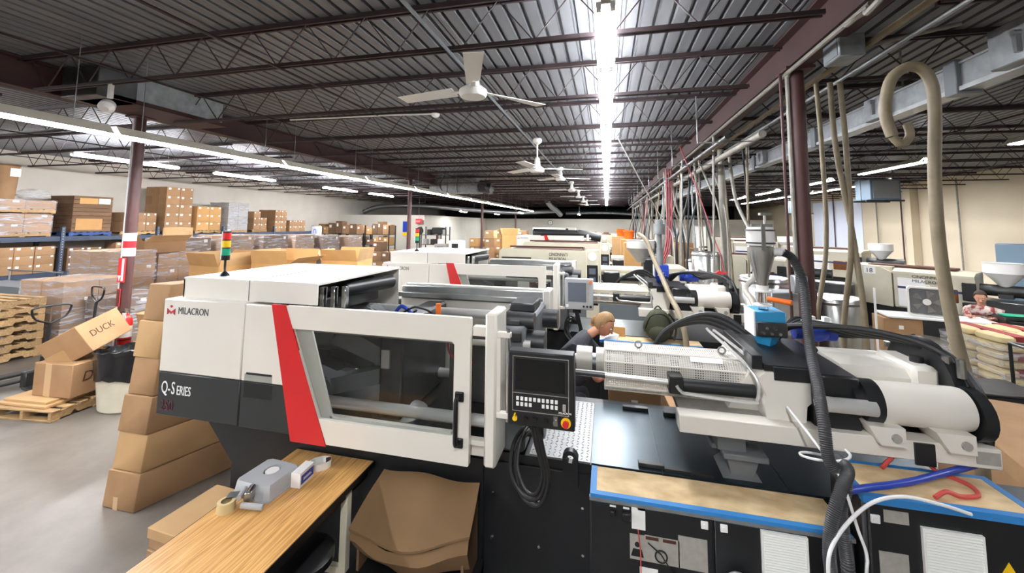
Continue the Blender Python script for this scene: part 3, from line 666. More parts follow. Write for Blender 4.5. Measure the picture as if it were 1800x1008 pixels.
def control_panel(root, grey=False):
    m = 'panel_grey' if grey else 'black_paint'
    p = part('control_panel', MB().box(-.49, -.16, -.19, -.11, 1.41, 1.765, .006), m, root, 'light grey control panel' if grey else 'black control panel with a dark screen')
    y = -.19
    if grey:
        part('screen', MB().box(-.45, -.24, y-.004, y, 1.5, 1.72), 'screen_grey', p)
        part('key_strip', MB().box(-.235, -.21, y-.004, y, 1.5, 1.72), 'paper_grey', p)
        part('button', MB().cyl((-.27, y, 1.45), (-.27, y-.012, 1.45), .012, n=12).cyl((-.23, y, 1.45), (-.23, y-.012, 1.45), .012, n=12).cyl((-.19, y, 1.45), (-.19, y-.015, 1.45), .014, n=12), 'black_plastic', p, stuff=True)
        part('key_switch', MB().box(-.475, -.445, y-.006, y, 1.435, 1.465), 'white_gloss', p)
        part('emergency_stop', MB().cyl((-.19, y, 1.73), (-.19, y-.02, 1.73), .016, n=14), 'orange_plastic', p)
    else:
        part('bezel', MB().frame([(-.465, 1.745), (-.185, 1.745), (-.185, 1.48), (-.465, 1.48)], [(-.461, 1.741), (-.189, 1.741), (-.189, 1.484), (-.461, 1.484)], 'y', y-.003, y).box(-.461, -.189, y-.003, y, 1.566, 1.57), 'chrome', p)
        part('screen', MB().box(-.45, -.205, y-.004, y, 1.585, 1.73), 'screen_dark', p)
        k = MB()
        for r_ in range(2):
            for c in range(10):
                x = -.445+.0213*c
                if c in (4, 5) and r_ == 1: continue
                k.box(x, x+.014, y-.004, y, 1.532-.026*r_, 1.55-.026*r_, .001)
        part('key', k, 'paper', p, stuff=True)
        part('usb_cover', MB().box(-.216, -.2, y-.005, y, 1.5, 1.535, .002), 'paper_grey', p)
        text('lettering', 'MILACRON', .012, 'ink_white', p, (-.235, y-.001, 1.489), sx=1)
        part('selector', MB().cyl((-.45, y, 1.447), (-.45, y-.012, 1.447), .012, n=14).box(-.453, -.447, y-.02, y, 1.447, 1.47), 'yellow_plastic', p, 'yellow selector')
        for x in (-.4, -.35, -.3): part('button', MB().cyl((x, y, 1.447), (x, y-.014, 1.447), .014, n=14), 'black_plastic', p)
        part('key_switch', MB().cyl((-.25, y, 1.447), (-.25, y-.012, 1.447), .012, n=12).box(-.26, -.24, y-.004, y, 1.43, 1.475), 'steel', p)
        part('stop_ring', MB().cyl((-.2, y, 1.45), (-.2, y-.008, 1.45), .024, n=20), 'yellow_plastic', p, 'yellow ring')
        part('emergency_stop', MB().cyl((-.2, y-.008, 1.45), (-.2, y-.026, 1.45), .015, n=18), 'red_plastic', p, 'red mushroom stop button')
    part('panel_arm', MB().box(-.47, -.36, -.11, -.06, 1.5, 1.56, .006).box(-.46, -.41, -.1, .24, 1.5, 1.56, .006), m, root)
    c = MB()
    c.tube([(-.37, -.13, 1.42), (-.34, -.12, 1.28), (-.31, -.11, 1.14), (-.35, -.1, 1.03), (-.43, -.08, 1.02), (-.5, -.05, 1.1), (-.5, 0, 1.22), (-.45, .1, 1.27), (-.4, .2, 1.2)], .011, 8, 6)
    c.tube([(-.355, -.13, 1.42), (-.32, -.12, 1.27), (-.295, -.11, 1.13), (-.34, -.1, 1.0), (-.42, -.08, 1.0), (-.47, -.05, 1.07), (-.48, 0, 1.2), (-.43, .1, 1.24), (-.38, .2, 1.16)], .011, 8, 6)
    c.tube([(-.385, -.13, 1.42), (-.36, -.12, 1.3), (-.325, -.11, 1.16), (-.36, -.1, 1.05), (-.42, -.08, 1.05), (-.47, -.04, 1.14), (-.46, .02, 1.25), (-.44, .12, 1.27)], .009, 8, 6)
    part('cable', c, 'black_rubber', root, 'looping black cables')

def ring(m, c, r, t, ax='y', n=14):
    pts = [(c[0]+r*math.cos(2*PI*i/n), c[1], c[2]+r*math.sin(2*PI*i/n)) if ax == 'y' else (c[0], c[1]+r*math.cos(2*PI*i/n), c[2]+r*math.sin(2*PI*i/n)) for i in range(n+1)]
    return m.tube(pts, t, 6)

def injection(root, dx=0., feed='blue_paint', perforated=True, hopper='cone'):
    # everything that rides on the carriage is moved along x by dx
    def P(name, mb, m, parent=None, label=None, stuff=False):
        o = part(name, mb, m, parent or root, label, stuff)
        if parent is None:
            for q in SPLIT: q.location.x = dx
        return o
    part('sled_rail', MB().box(.37, 1.76, .2, .3, 1.29, 1.38, .004), 'white_paint', root); part('sled_rail', MB().box(.37, 1.76, .85, .95, 1.29, 1.38, .004), 'white_paint', root)
    part('sled_bed', MB().box(.4, 1.72, .3, .85, 1.3, 1.355), 'dark_steel', root); part('wear_plate', MB().box(.39, 1.0, .34, .56, 1.355, 1.366), 'paper_grey', root)
    part('rail_scale', MB().box(1.66, 1.75, .196, .2, 1.31, 1.365), 'paper_grey', root); part('rail_plate', MB().box(1.42, 1.5, .19, .2, 1.275, 1.375), 'black_paint', root)
    pd = MB().box(.56, .76, .36, .7, 1.15, 1.18, .005).box(.6, .82, .26, .42, 1.15, 1.18, .005).box(.58, .72, .3, .6, 1.18, 1.29)
    pd.prism([(.62, 1.15), (.78, 1.15), (.75, 1.06), (.79, 1.04), (.6, 1.04), (.64, 1.07)], 'y', .29, .5)
    part('pivot_pedestal', pd, 'cast_grey', root)
    # barrel
    P('nozzle', MB().cyl((-.2, .55, 1.52), (-.1, .55, 1.52), .08, n=24).cyl((-.075, .55, 1.52), (-.02, .55, 1.52), .078, n=24).cyl((-.3, .55, 1.52), (-.2, .55, 1.52), .03), 'band_metal')
    br = P('barrel', MB().cyl((-.1, .55, 1.5), (.85, .55, 1.5), .06, n=20), 'dark_steel')
    hb = MB()
    for i in range(6): hb.cyl((.02+.135*i, .55, 1.5), (.1+.135*i, .55, 1.5), .067, n=20)
    part('heater_band', hb, 'band_metal' if perforated else 'steel', br, stuff=True)
    sec = [(.48, 1.61), (.66, 1.61), (.74, 1.55), (.74, 1.42), (.66, 1.37), (.48, 1.37), (.425, 1.41), (.425, 1.555)]
    cv = MB(); n = len(sec); vs = [(x, a, b) for x in (-.02, .84) for a, b in sec]; cv.add(vs, [(i, (i+1) % n, n+(i+1) % n, n+i) for i in range(n)])
    cvr = P('barrel_cover', cv, 'perforated_sheet' if perforated else 'cream_paint', label='perforated white barrel guard' if perforated else None)
    ed = MB()
    for a, b in sec: ed.cyl((-.02, a, b), (.84, a, b), .005, n=6)
    for x in (-.02, .84): ed.tube([(x, a, b) for a, b in sec+sec[:1]], .006, 6)
    part('cover_edge', ed, 'white_paint', cvr)
    e = MB(); ring(e, (.19, .56, 1.635), .02, .006); ring(e, (.68, .56, 1.635), .02, .006)
    part('eye_bolt', e, 'steel', cvr)
    part('warning_plate', MB().add([(.48, .478, 1.6125), (.66, .478, 1.6125), (.66, .45, 1.587), (.48, .45, 1.587)], [(0, 1, 2, 3)]), 'paper', cvr)
    if not perforated:
        w = MB()
        for i in range(5): w.box(.03+.15*i, .14+.15*i, .42, .425, 1.43, 1.52)
        part('cover_window', w, 'paper_grey', cvr)
    # traverse cylinder
    cy = P('traverse_cylinder', MB().cyl((.36, .38, 1.475), (.8, .38, 1.475), .036, n=16).box(.34, .42, .33, .43, 1.435, 1.53, .006), 'black_paint')
    part('piston_rod', MB().cyl((-.02, .38, 1.49), (.36, .38, 1.482), .016, n=12), 'rod_bright', cy); part('rod_sleeve', MB().cyl((-.25, .38, 1.492), (-.02, .38, 1.49), .019, n=12), 'dark_steel', cy)
    part('oil_pipe', MB().tube([(.38, .33, 1.485), (.4, .32, 1.46), (.45, .32, 1.447), (.76, .32, 1.435), (.79, .32, 1.45), (.8, .32, 1.5), (.795, .33, 1.56), (.74, .4, 1.64), (.64, .62, 1.72), (.62, .66, 1.74)], .009, 8, 4).tube([(.83, .34, 1.5), (.835, .34, 1.57), (.78, .42, 1.65), (.68, .62, 1.72), (.66, .66, 1.73)], .009, 8, 4), 'rod_bright', cy)
    # feed casting
    P('feed_casting', MB().prism([(.8, 1.355), (1.0, 1.355), (1.01, 1.46), (1.03, 1.48), (1.03, 1.58), (1.01, 1.6), (1.01, 1.63), (.82, 1.62), (.79, 1.59), (.82, 1.5), (.81, 1.46), (.82, 1.36)], 'y', .27, .4).prism([(.82, 1.356), (1.0, 1.356), (1.0, 1.6), (.8, 1.6), (.66, 1.36)], 'y', .4, .95), 'white_paint')
    P('slide_plate', MB().prism([(.28, 1.625), (.28, 1.655), (.82, 1.68), (.82, 1.65)], 'x', .82, 1.06).prism([(.26, 1.585), (.26, 1.65), (.34, 1.655), (.34, 1.585)], 'x', .86, 1.06).box(.765, .82, .3, .85, 1.62, 1.695, .004), 'black_paint', label='black hopper slide')
    P('slide_pin', MB().cyl((.98, .3, 1.47), (.96, .3, 1.62), .018, n=10), 'black_paint')
    P('gear_block', MB().box(1.03, 1.24, .24, .95, 1.37, 1.64, .012), 'black_paint', label='black gear block')
    P('screw_shaft', MB().cyl((1.02, .19, 1.515), (1.27, .19, 1.515), .036, n=18), 'rod_bright')
    for y in (.28, .86):
        mo = P('hydraulic_motor', MB().lathe([(.07, 0), (.096, .006), (.1, .02), (.1, .36), (.096, .385), (.08, .392)], (1.29, y, 1.52), 32, (1, 0, 0)), 'white_paint', label='white cylinder')
        part('motor_flange', MB().cyl((1.24, y, 1.52), (1.31, y, 1.52), .104, n=24).cyl((1.2, y, 1.52), (1.24, y, 1.52), .08), 'black_paint', mo)
        f = MB()
        for x in (1.27, 1.54):
            f.prism([(x, 1.36), (x+.1, 1.36), (x+.1, 1.445), (x-.05, 1.445)], 'y', y-.12, y+.05)
        part('motor_foot', f, 'white_paint', mo)
        bl = MB()
        for x in (1.33, 1.6): bl.cyl((x, y-.12, 1.4), (x, y-.13, 1.4), .02, n=12)
        part('foot_bolt', bl, 'paper_grey', mo, stuff=True)
    P('yoke', MB().prism([(.42, 1.5), (.42, 1.6), (.46, 1.64), (.7, 1.64), (.74, 1.6), (.74, 1.5)], 'x', 1.26, 1.6), 'white_paint')
    yk = P('end_block', MB().box(1.56, 1.68, .4, .72, 1.5, 1.67, .02), 'white_paint'); part('filler_cap', MB().cyl((1.64, .5, 1.67), (1.64, .5, 1.7), .03, n=14), 'black_plastic', yk)
    mf = P('hose_manifold', MB().cyl((1.68, .57, 1.52), (1.73, .57, 1.52), .27, n=28).cyl((1.69, .29, 1.5), (1.74, .29, 1.5), .12, n=20).cyl((1.69, .85, 1.5), (1.74, .85, 1.5), .12, n=20), 'black_paint')
    ft = MB()
    for i in range(7): ft.cyl((1.7, .3+.09*i, 1.66), (1.7, .3+.09*i, 1.75-.01*i), .018, n=8)
    part('hose_fitting', ft, 'steel', mf, stuff=True)
    for i in range(5):
        y = .38+.1*i; z = 1.74-.01*i
        P('hydraulic_hose', MB().tube([(1.74, y-.05, 1.52), (1.75, y-.02, 1.64), (1.68, y+.06, z+.02), (1.5, y+.2, z+.06-.02*i), (1.3, y+.3, z+.05), (1.1, .9, 1.72-.02*i), (1.0, .95, 1.6)], .017, 8, 6), 'black_rubber')
    P('hydraulic_hose', MB().tube([(1.75, .26, 1.36), (1.77, .27, 1.5), (1.76, .33, 1.64), (1.73, .45, 1.74), (1.66, .6, 1.77)], .02, 8, 6).tube([(1.76, .36, 1.38), (1.78, .38, 1.52), (1.77, .45, 1.66), (1.73, .56, 1.76)], .02, 8, 6).tube([(1.76, .48, 1.38), (1.785, .5, 1.55), (1.77, .56, 1.68), (1.72, .66, 1.77)], .02, 8, 6), 'black_rubber', stuff=True)
    ac = P('servo_motor', MB().sphere((1.36, .98, 1.69), .08, sc=(1.25, 1, .8)).cyl((1.24, .98, 1.69), (1.48, .98, 1.69), .055), 'deepblue_paint', label='royal blue motor')
    part('motor_strap', MB().box(1.28, 1.45, .93, .99, 1.752, 1.768).box(1.32, 1.35, .92, .96, 1.752, 1.8).box(1.4, 1.43, .92, .96, 1.752, 1.8), 'white_gloss', ac)
    for i in range(3): P('hydraulic_hose', MB().tube([(.95, .9, 1.6+.03*i), (.8, 1.0, 1.68+.035*i), (.65, 1.08, 1.69+.02*i), (.45, 1.15, 1.6), (.35, 1.18, 1.45)], .02, 8, 6), 'black_rubber')
    # material feed on top
    fd = P('feed_unit', MB().box(.88, 1.05, .58, .76, 1.79, 1.88, .006), feed, label='blue feed unit')
    part('feed_front', MB().box(.882, 1.048, .56, .58, 1.735, 1.82, .004).box(.88, 1.05, .58, .76, 1.73, 1.79), 'dark_steel' if feed == 'blue_paint' else feed, fd)
    dt = MB()
    for i in range(2):
        for j in range(3 - i): dt.cyl((.915+.045*j+.02*i, .56, 1.755+.03*i), (.915+.045*j+.02*i, .552, 1.755+.03*i), .009, n=10)
    part('bolt', dt, 'chrome', fd, stuff=True)
    part('feed_neck', MB().lathe([(.05, 0), (.085, .06)], (.96, .65, 1.67), 4), feed, fd)
    part('side_plate', MB().box(.872, .88, .58, .76, 1.73, 1.88), 'white_gloss', fd)
    return P

def hopper_cone(P):
    gl = P('sight_tube', MB().cyl((.95, .65, 1.88), (.95, .65, 2.03), .026, n=16), 'glass')
    part('tube_flange', MB().cyl((.95, .65, 1.905), (.95, .65, 1.915), .05).cyl((.95, .65, 1.99), (.95, .65, 2.0), .05).cyl((.95, .65, 2.0), (.95, .65, 2.03), .034), 'white_gloss', gl)
    part('sensor', MB().cyl((.96, .6, 1.955), (1.06, .52, 1.95), .016, n=10), 'orange_plastic', gl, 'orange sensor')
    co = P('vacuum_hopper', MB().lathe([(.03, 0), (.034, .03), (.07, .17), (.074, .24), (.07, .245)], (.95, .65, 2.03), 28), 'stainless', label='polished conical vacuum hopper')
    part('hopper_lid', MB().lathe([(.074, 0), (.077, .02), (.077, .1), (.073, .115), (.0, .118)], (.95, .65, 2.278), 28), 'plastic_white', co)
    part('filter_band', MB().cyl((.95, .65, 2.3), (.95, .65, 2.37), .079, n=28), 'paper', co); part('band_rim', MB().cyl((.95, .65, 2.29), (.95, .65, 2.3), .082, n=28).cyl((.95, .65, 2.37), (.95, .65, 2.38), .082, n=28), 'dark_steel', co)
    part('latch', MB().box(.93, .95, .56, .575, 2.25, 2.41).box(.9, 1.02, .64, .66, 2.396, 2.415).cyl((.98, .65, 2.41), (.98, .65, 2.48), .008, n=6).box(.95, 1.02, .63, .67, 2.47, 2.485), 'steel', co)
    part('inlet', MB().cyl((1.01, .65, 2.24), (1.08, .65, 2.24), .024, n=12), 'white_gloss', co)

# ---- machine one: the front machine
m1 = thing('moulding_machine', 'large white and charcoal injection moulding machine with a red stripe filling the foreground', 'machine', (0, 2.2, 0))
guards(m1); clamp(m1); base(m1); control_panel(m1)
logo_mark(m1, -2.965, 1.755, .07)
text('lettering', 'MILACRON', .066, 'ink_grey', m1, (-2.87, -.001, 1.765), sx=.78)
text('lettering', 'Q-', .115, 'ink_white', m1, (-2.965, -.0005, 1.235), sx=.62); text('lettering', 'S', .115, 'ink_white', m1, (-2.878, -.0005, 1.235), sx=.62); text('lettering', 'ERIES', .085, 'ink_white', m1, (-2.832, -.0005, 1.235), sx=.62)
text('lettering', '250', .095, 'ink_crimson', m1, (-2.965, -.0005, 1.125), sx=.8)
part('clear_pocket', MB().box(-2.28, -2.07, -.006, -.001, 1.28, 1.425), 'guard_pane', m1); part('pocket_slot', MB().box(-2.27, -2.075, -.003, 0, 1.42, 1.432), 'black_plastic', m1)
P1 = injection(m1); hopper_cone(P1)
tl = thing('stack_light', 'three colour red yellow green stack light on the front machine roof', 'signal light', (-2.75, 2.42, 2.0))
part('stand', MB().lathe([(.035, 0), (.03, .012), (.012, .03), (.008, .035), (.008, .11), (.012, .115)], n=14), 'black_plastic', tl)
for i, (m, nm) in enumerate((('green_plastic', 'green lens'), ('yellow_plastic', 'yellow lens'), ('red_plastic', 'red lens'))):
    part('lens', MB().cyl((0, 0, .15+.058*i), (0, 0, .2+.058*i), .027, n=16), m, tl, nm)
bk = MB().cyl((0, 0, .115), (0, 0, .15), .028, n=16).cyl((0, 0, .316), (0, 0, .328), .028, n=16)
for i in range(2): bk.cyl((0, 0, .2+.058*i), (0, 0, .208+.058*i), .0275, n=16)
part('body', bk, 'black_plastic', tl); part('back_strip', MB().box(-.036, -.026, -.012, .012, .12, .325), 'white_gloss', tl)

# ---- machine two
m2 = thing('moulding_machine', 'second white injection moulding machine with a red stripe, just behind the front one', 'machine', (0, 5.0, 0))
guards(m2); clamp(m2); base(m2, False); control_panel(m2, True)
logo_mark(m2, -2.965, 1.755, .07)
text('lettering', 'MILACRON', .066, 'ink_grey', m2, (-2.87, -.001, 1.765), sx=.78)
P2 = injection(m2, -.27, 'deepblue_paint', False)
rc = P2('receiver', MB().cyl((.95, .65, 1.88), (.95, .65, 2.1), .045, n=16).cyl((.95, .65, 2.1), (.95, .65, 2.28), .035).cyl((.95, .65, 2.28), (.95, .65, 2.42), .075, n=20).cyl((.95, .65, 2.42), (.95, .65, 2.47), .05), 'galvanised')
ch = P2('cone_hopper', MB().lathe([(.05, 0), (.06, .03), (.19, .2), (.19, .3), (.2, .31), (.0, .312)], (.73, .95, 1.88), 24), 'plastic_white', label='white plastic cone hopper')
part('hopper_funnel', MB().lathe([(.055, 0), (.066, .03), (.194, .198)], (.73, .95, 1.88), 24), 'paper_grey', ch)
tl2 = dup(tl, (-2.65, 5.3, 2.0), 0, 'stack light on the roof of the second white machine')

# ---- electrical cabinets in front of the machine base
cb = thing('electrical_cabinet', 'wide black electrical cabinet under the long particle board, two doors with a pale vent', 'cabinet', (.48, 2.3, 0))
part('carcass', MB().box(-.58, .58, -.08, .14, .05, 1.015, .004), 'base_paint', cb)
part('plinth', MB().box(-.56, .56, -.05, .14, 0, .05), 'black_paint', cb)
d1 = part('door', MB().box(-.575, -.005, -.1, -.08, .08, 1.0, .004), 'base_paint', cb); d2 = part('door', MB().box(.005, .575, -.1, -.08, .08, 1.0, .004), 'base_paint', cb)
part('top_rail', MB().box(-.58, .58, -.105, -.08, 1.002, 1.018), 'galvanised', cb)
for dd, x in ((d1, -.04), (d2, .045)):
    part('lock', MB().box(x-.016, x+.016, -.108, -.1, .955, .99, .002).cyl((x, -.113, .972), (x, -.108, .972), .009, n=12), 'white_gloss', dd)
def vent(parent, x0, x1, z0, z1, y):
    v = part('vent', MB().frame([(x0, z0), (x1, z0), (x1, z1), (x0, z1)], [(x0+.008, z0+.008), (x1-.008, z0+.008), (x1-.008, z1-.008), (x0+.008, z1-.008)], 'y', y-.014, y).box(x0+.006, x1-.006, y-.003, y, z0+.006, z1-.006), 'plastic_white', parent, 'pale louvred vent')
    s = MB(); n = int((z1-z0)/.0115)
    for i in range(n):
        z = z0+.006+(z1-z0-.012)*i/n; s.prism([(y-.004, z+.0095), (y-.015, z+.001), (y-.014, z), (y-.003, z+.0085)], 'x', x0+.008, x1-.008)
    part('slat', s, 'plastic_white', v, stuff=True)
vent(d2, .2, .39, .6, .995-.0, -.1)
for x0, x1, z0, z1, m, nm in ((-.385, -.315, .76, .875, 'paper_grey', 'warning_plate'), (-.315, -.155, .76, .88, 'paper_grey', 'warning_plate'), (-.16, -.03, .76, .905, 'paper_grey', 'data_plate'), (-.375, -.31, .9, 1.0, 'paper', 'tag'), (-.34, -.255, .68, .73, 'paper', 'tag'), (-.345, -.31, 1.0-.01, 1.0, 'paper', 'tag'), (-.48, -.45, .985, .993, 'paper', 'tag'), (-.415, -.385, .985, .993, 'paper', 'tag')):
    part(nm, MB().box(x0, x1, -.103, -.1, z0, z1), m, d1)
hm = part('operator_symbol', MB().prism([(-.38, .775), (-.32, .775), (-.33, .81), (-.37, .81)], 'y', -.1045, -.103).cyl((-.35, -.1045, .83), (-.35, -.103, .83), .012, n=12), 'ink', d1)
part('warning_bar', MB().box(-.31, -.25, -.1045, -.103, .862, .876).box(-.23, -.17, -.1045, -.103, .862, .876), 'ink_brown', d1)
part('switch', MB().box(-.477, -.452, -.115, -.1, .945, .97, .003).box(-.42, -.38, -.125, -.1, .94, .975, .004), 'black_plastic', d1)
q = MB(); ring(q, (-.24, -.112, .8), .027, .004); q.tube([(-.3, -.108, .85), (-.24, -.112, .81), (-.2, -.11, .75), (-.15, -.108, .7)], .003, 6)
part('padlock_cable', q, 'black_rubber', d1); part('tag_string', MB().tube([(-.345, -.106, .9), (-.335, -.108, .8), (-.335, -.108, .68)], .003, 5), 'coral_cable', d1)
text('lettering', 'NOTICE', .016, 'ink', d1, (-.372, -.1035, .94), sx=.7, ext=.0005) if False else None
# particle board on it
def board(name, x0, x1, y0, y1, z, label, tape):
    t = thing(name, label, 'board', ((x0+x1)/2, (y0+y1)/2, z)); w = (x1-x0)/2; d = (y1-y0)/2
    part('panel', MB().box(-w, w, -d, d, 0, .016), 'osb', t)
    for a in tape:
        b = {'f': (-w-.001, w+.001, -d-.002, -d+.03, -.012, .0172), 'b': (-w, w, d-.025, d+.001, 0, .0172), 'l': (-w-.002, -w+.03, -d-.001, d, -.003, .0174), 'r': (w-.03, w+.002, -d-.001, d, -.003, .0174)}[a]
        part('tape', MB().box(*b), 'blue_tape', t, 'blue masking tape edge')
board('particle_board', -.095, 1.045, 2.198, 2.44, 1.018, 'long stained particle board edged with blue tape on the wide cabinet', 'fl')
cb2 = thing('electrical_cabinet', 'black electrical cabinet with a large pale vent at the right edge of the frame', 'cabinet', (1.5, 2.3, 0))
part('carcass', MB().box(-.42, .42, -.13, .145, .05, 1.215, .012), 'base_paint', cb2); part('plinth', MB().box(-.4, .4, -.1, .14, 0, .05), 'black_paint', cb2)
d3 = part('door', MB().box(-.41, .41, -.15, -.13, .08, 1.21, .006), 'base_paint', cb2)
vent(d3, -.225, -.015, .84, 1.145, -.15)
part('lock', MB().box(-.405, -.37, -.158, -.15, 1.13, 1.165, .002).cyl((-.388, -.163, 1.147), (-.388, -.158, 1.147), .01, n=12), 'white_gloss', d3)
part('data_plate', MB().box(-.355, -.265, -.153, -.15, 1.14, 1.19), 'paper_grey', d3); part('data_plate', MB().box(-.38, -.275, -.153, -.15, .92, 1.02), 'paper_grey', d3)
part('warning_triangle', MB().prism([(.035, 1.0), (.095, 1.0), (.065, 1.055)], 'y', -.153, -.15), 'yellow_plastic', d3)
board('particle_board', 1.075, 1.715, 2.15, 2.445, 1.218, 'short particle board edged with blue tape on the right hand cabinet', 'flrb')
cm2 = thing('electrical_cabinet', 'low black cabinet in front of the second machine, under the backpack', 'cabinet', (.48, 5.1, 0))
part('carcass', MB().box(-.58, .58, -.08, .14, .05, 1.015, .004), 'base_paint', cm2); part('door', MB().box(-.57, .57, -.1, -.08, .08, 1.0, .004), 'base_paint', cm2)
board('particle_board', -.095, 1.045, 4.998, 5.24, 1.018, 'board with worn tape on the second machine, below the backpack', 'f')

# ---- the machines farther back
def beige_machine(y, x0, x1, ztop, label, words=None, group=None):
    t = thing('moulding_machine', label, 'machine', (0, y, 0), 0, group)
    part('clamp_cover', MB().prism([(x0, 1.1), (x0, ztop-.06), (x0+.06, ztop), (x1-.12, ztop-.02), (x1-.12, 1.1)], 'y', 0, .04).box(x0, x0+.5, .04, 1.1, 1.1, ztop-.05, .02).box(x0, x1-.12, 1.06, 1.1, 1.1, ztop-.02), 'cream_paint', t)
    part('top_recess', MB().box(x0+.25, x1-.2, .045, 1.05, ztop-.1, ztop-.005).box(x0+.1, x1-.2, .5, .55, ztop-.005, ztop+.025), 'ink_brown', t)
    part('guard_slot', MB().box(x0+.05, x0+.65, -.004, .0, ztop-.2, ztop-.17), 'black_paint', t)
    pl = part('end_pillar', MB().box(x1-.12, x1+.12, -.05, .25, .3, ztop, .01), 'cream_paint', t)
    part('dial', MB().cyl((x1, -.05, ztop-.12), (x1, -.06, ztop-.12), .08, n=20), 'white_gloss', pl)
    part('key_panel', MB().box(x1-.1, x1+.1, -.06, -.05, .9, ztop-.28, .004), 'black_plastic', pl)
    part('screen', MB().box(x1-.06, x1+.06, -.064, -.06, ztop-.45, ztop-.34).box(x1-.06, x1+.06, -.064, -.06, ztop-.62, ztop-.5), 'screen_grey', pl)
    part('base', MB().box(x0-.2, x1+1.75, .1, 1.0, .0, 1.08, .01), 'grey_metal_paint', t)
    part('ram', MB().box(x1+.5, x1+1.72, .35, .8, 1.25, 1.45, .01).cyl((x1+.15, .5, 1.5), (x1+1.4, .5, 1.5), .09).box(x1+1.2, x1+1.7, .2, .9, 1.3, 1.62, .03), 'cream_paint', t)
    part('hydraulics', MB().cyl((x1+.2, .3, 1.38), (x1+1.0, .3, 1.38), .05).box(x1+.95, x1+1.25, .3, .8, 1.4, 1.75, .01).box(x1+.2, x1+.5, .1, .5, 1.08, 1.5, .02), 'black_paint', t)
    part('inner_tie_bar', MB().cyl((x0+.5, .3, 1.65), (x1, .3, 1.65), .05).cyl((x0+.5, .8, 1.65), (x1, .8, 1.65), .05), 'steel', t)
    part('mould_block', MB().box(x0+1.0, x0+1.3, .15, 1.0, 1.1, 1.72, .02).box(x1-.35, x1-.13, .15, 1.0, 1.1, 1.74, .02), 'dark_steel', t)
    if words:
        for i, w in enumerate(words): text('lettering', w, .085, 'ink', t, (x1-.83, -.006, ztop-.13-.085*i), sx=.75)
    return t
beige_machine(7.8, -2.1, -.27, 1.92, 'beige moulding machine with a round dial, third from the front', ('CINCINNATI', 'MILACRON'))
beige_machine(10.6, -2.2, -.05, 1.93, 'plain beige moulding machine, fourth from the front')
m5 = thing('moulding_machine', 'small looking white machine with a red stripe, fifth from the front', 'machine', (0, 13.4, 0))
guards(m5); base(m5, False); logo_mark(m5, -2.965, 1.755, .07); text('lettering', 'MILACRON', .066, 'ink_grey', m5, (-2.87, -.001, 1.765), sx=.78)
injection(m5, -.2, 'blue_paint', False)
m5.scale = (1, 1, 1.08)
for o in list(m5.children):
    if o.name.startswith('hood'):
        for c in list(o.children): bpy.data.objects.remove(c)
        bpy.data.objects.remove(o)
part('rear_ducting', MB().cyl((-2.6, 1.0, 1.95), (-1.0, 1.0, 1.92), .12).cyl((-1.0, 1.0, 1.92), (-.2, 1.0, 1.8), .14), 'black_paint', m5)
beige_machine(16.4, -2.6, -.1, 2.0, 'pale moulding machine beyond the fifth, under the wall clock')
beige_machine(19.4, -2.0, .4, 1.95, 'last pale moulding machine toward the back partition')
# ------------------------------------------------------------ cartons, pallets, racking on the left
CM = {}
def carton(x, y, z, sx, sy, sz, label, group=None, rz=0., m='card', labels=(('x', .72, .72, .22, .26),), tape=False, name='carton', cat='box'):
    key = (round(sx, 3), round(sy, 3), round(sz, 3), m, labels, tape)
    if key not in CM:
        b = MB().box(-sx/2, sx/2, -sy/2, sy/2, 0, sz, .004).mesh('body', m); L = []
        for f, u, v, w, h in labels:
            if f == 'x': q = MB().box(sx/2, sx/2+.002, -sy/2+sy*(u-w/2), -sy/2+sy*(u+w/2), sz*(v-h/2), sz*(v+h/2))
            else: q = MB().box(-sx/2+sx*(u-w/2), -sx/2+sx*(u+w/2), -sy/2-.002, -sy/2, sz*(v-h/2), sz*(v+h/2))
            L.append(q.mesh('label', 'paper'))
        tp = MB().box(-sx/2, sx/2+.002, -.025, .025, sz, sz+.0015).box(sx/2, sx/2+.0015, -.025, .025, sz*.72, sz).mesh('tape', 'tape_tan') if tape else None
        CM[key] = (b, L, tp)
    b, L, tp = CM[key]
    if not L and not tp:
        return tag(link(name, b, None, (x, y, z), rz), label, cat, group)
    t = thing(name, label, cat, (x, y, z), rz, group); link('body', b, t)
    for q in L: link('label', q, t)
    if tp: link('tape', tp, t)
    return t
def open_carton(x, y, z, sx, sy, sz, label, group=None, rz=0., m='card', flaps=(40, 60, 110, 30), fl=.28, cat='box', name='open_carton'):
    t = thing(name, label, cat, (x, y, z), rz, group); k = .006
    w = MB(); w.box(-sx/2, sx/2, -sy/2, sy/2, 0, k); w.box(-sx/2, -sx/2+k, -sy/2, sy/2, k, sz); w.box(sx/2-k, sx/2, -sy/2, sy/2, k, sz); w.box(-sx/2+k, sx/2-k, -sy/2, -sy/2+k, k, sz); w.box(-sx/2+k, sx/2-k, sy/2-k, sy/2, k, sz)
    part('body', w, m, t)
    for i, a in enumerate(flaps):
        if a is None: continue
        a = R(a); W = (sx if i in (1, 3) else sy)*.49; d = fl*min(sx, sy)*1.6
        ang = (0, PI/2, PI, -PI/2)[i]; off = sx/2 if i in (0, 2) else sy/2
        T = rotz(ang) @ Matrix.Translation((off, 0, sz)) @ Matrix.Rotation(-(PI/2-a), 4, 'Y')
        part('flap', MB().box(0, d, -W, W, -.004, .001, T=T), m if i % 2 else 'card_light', t)
    return t
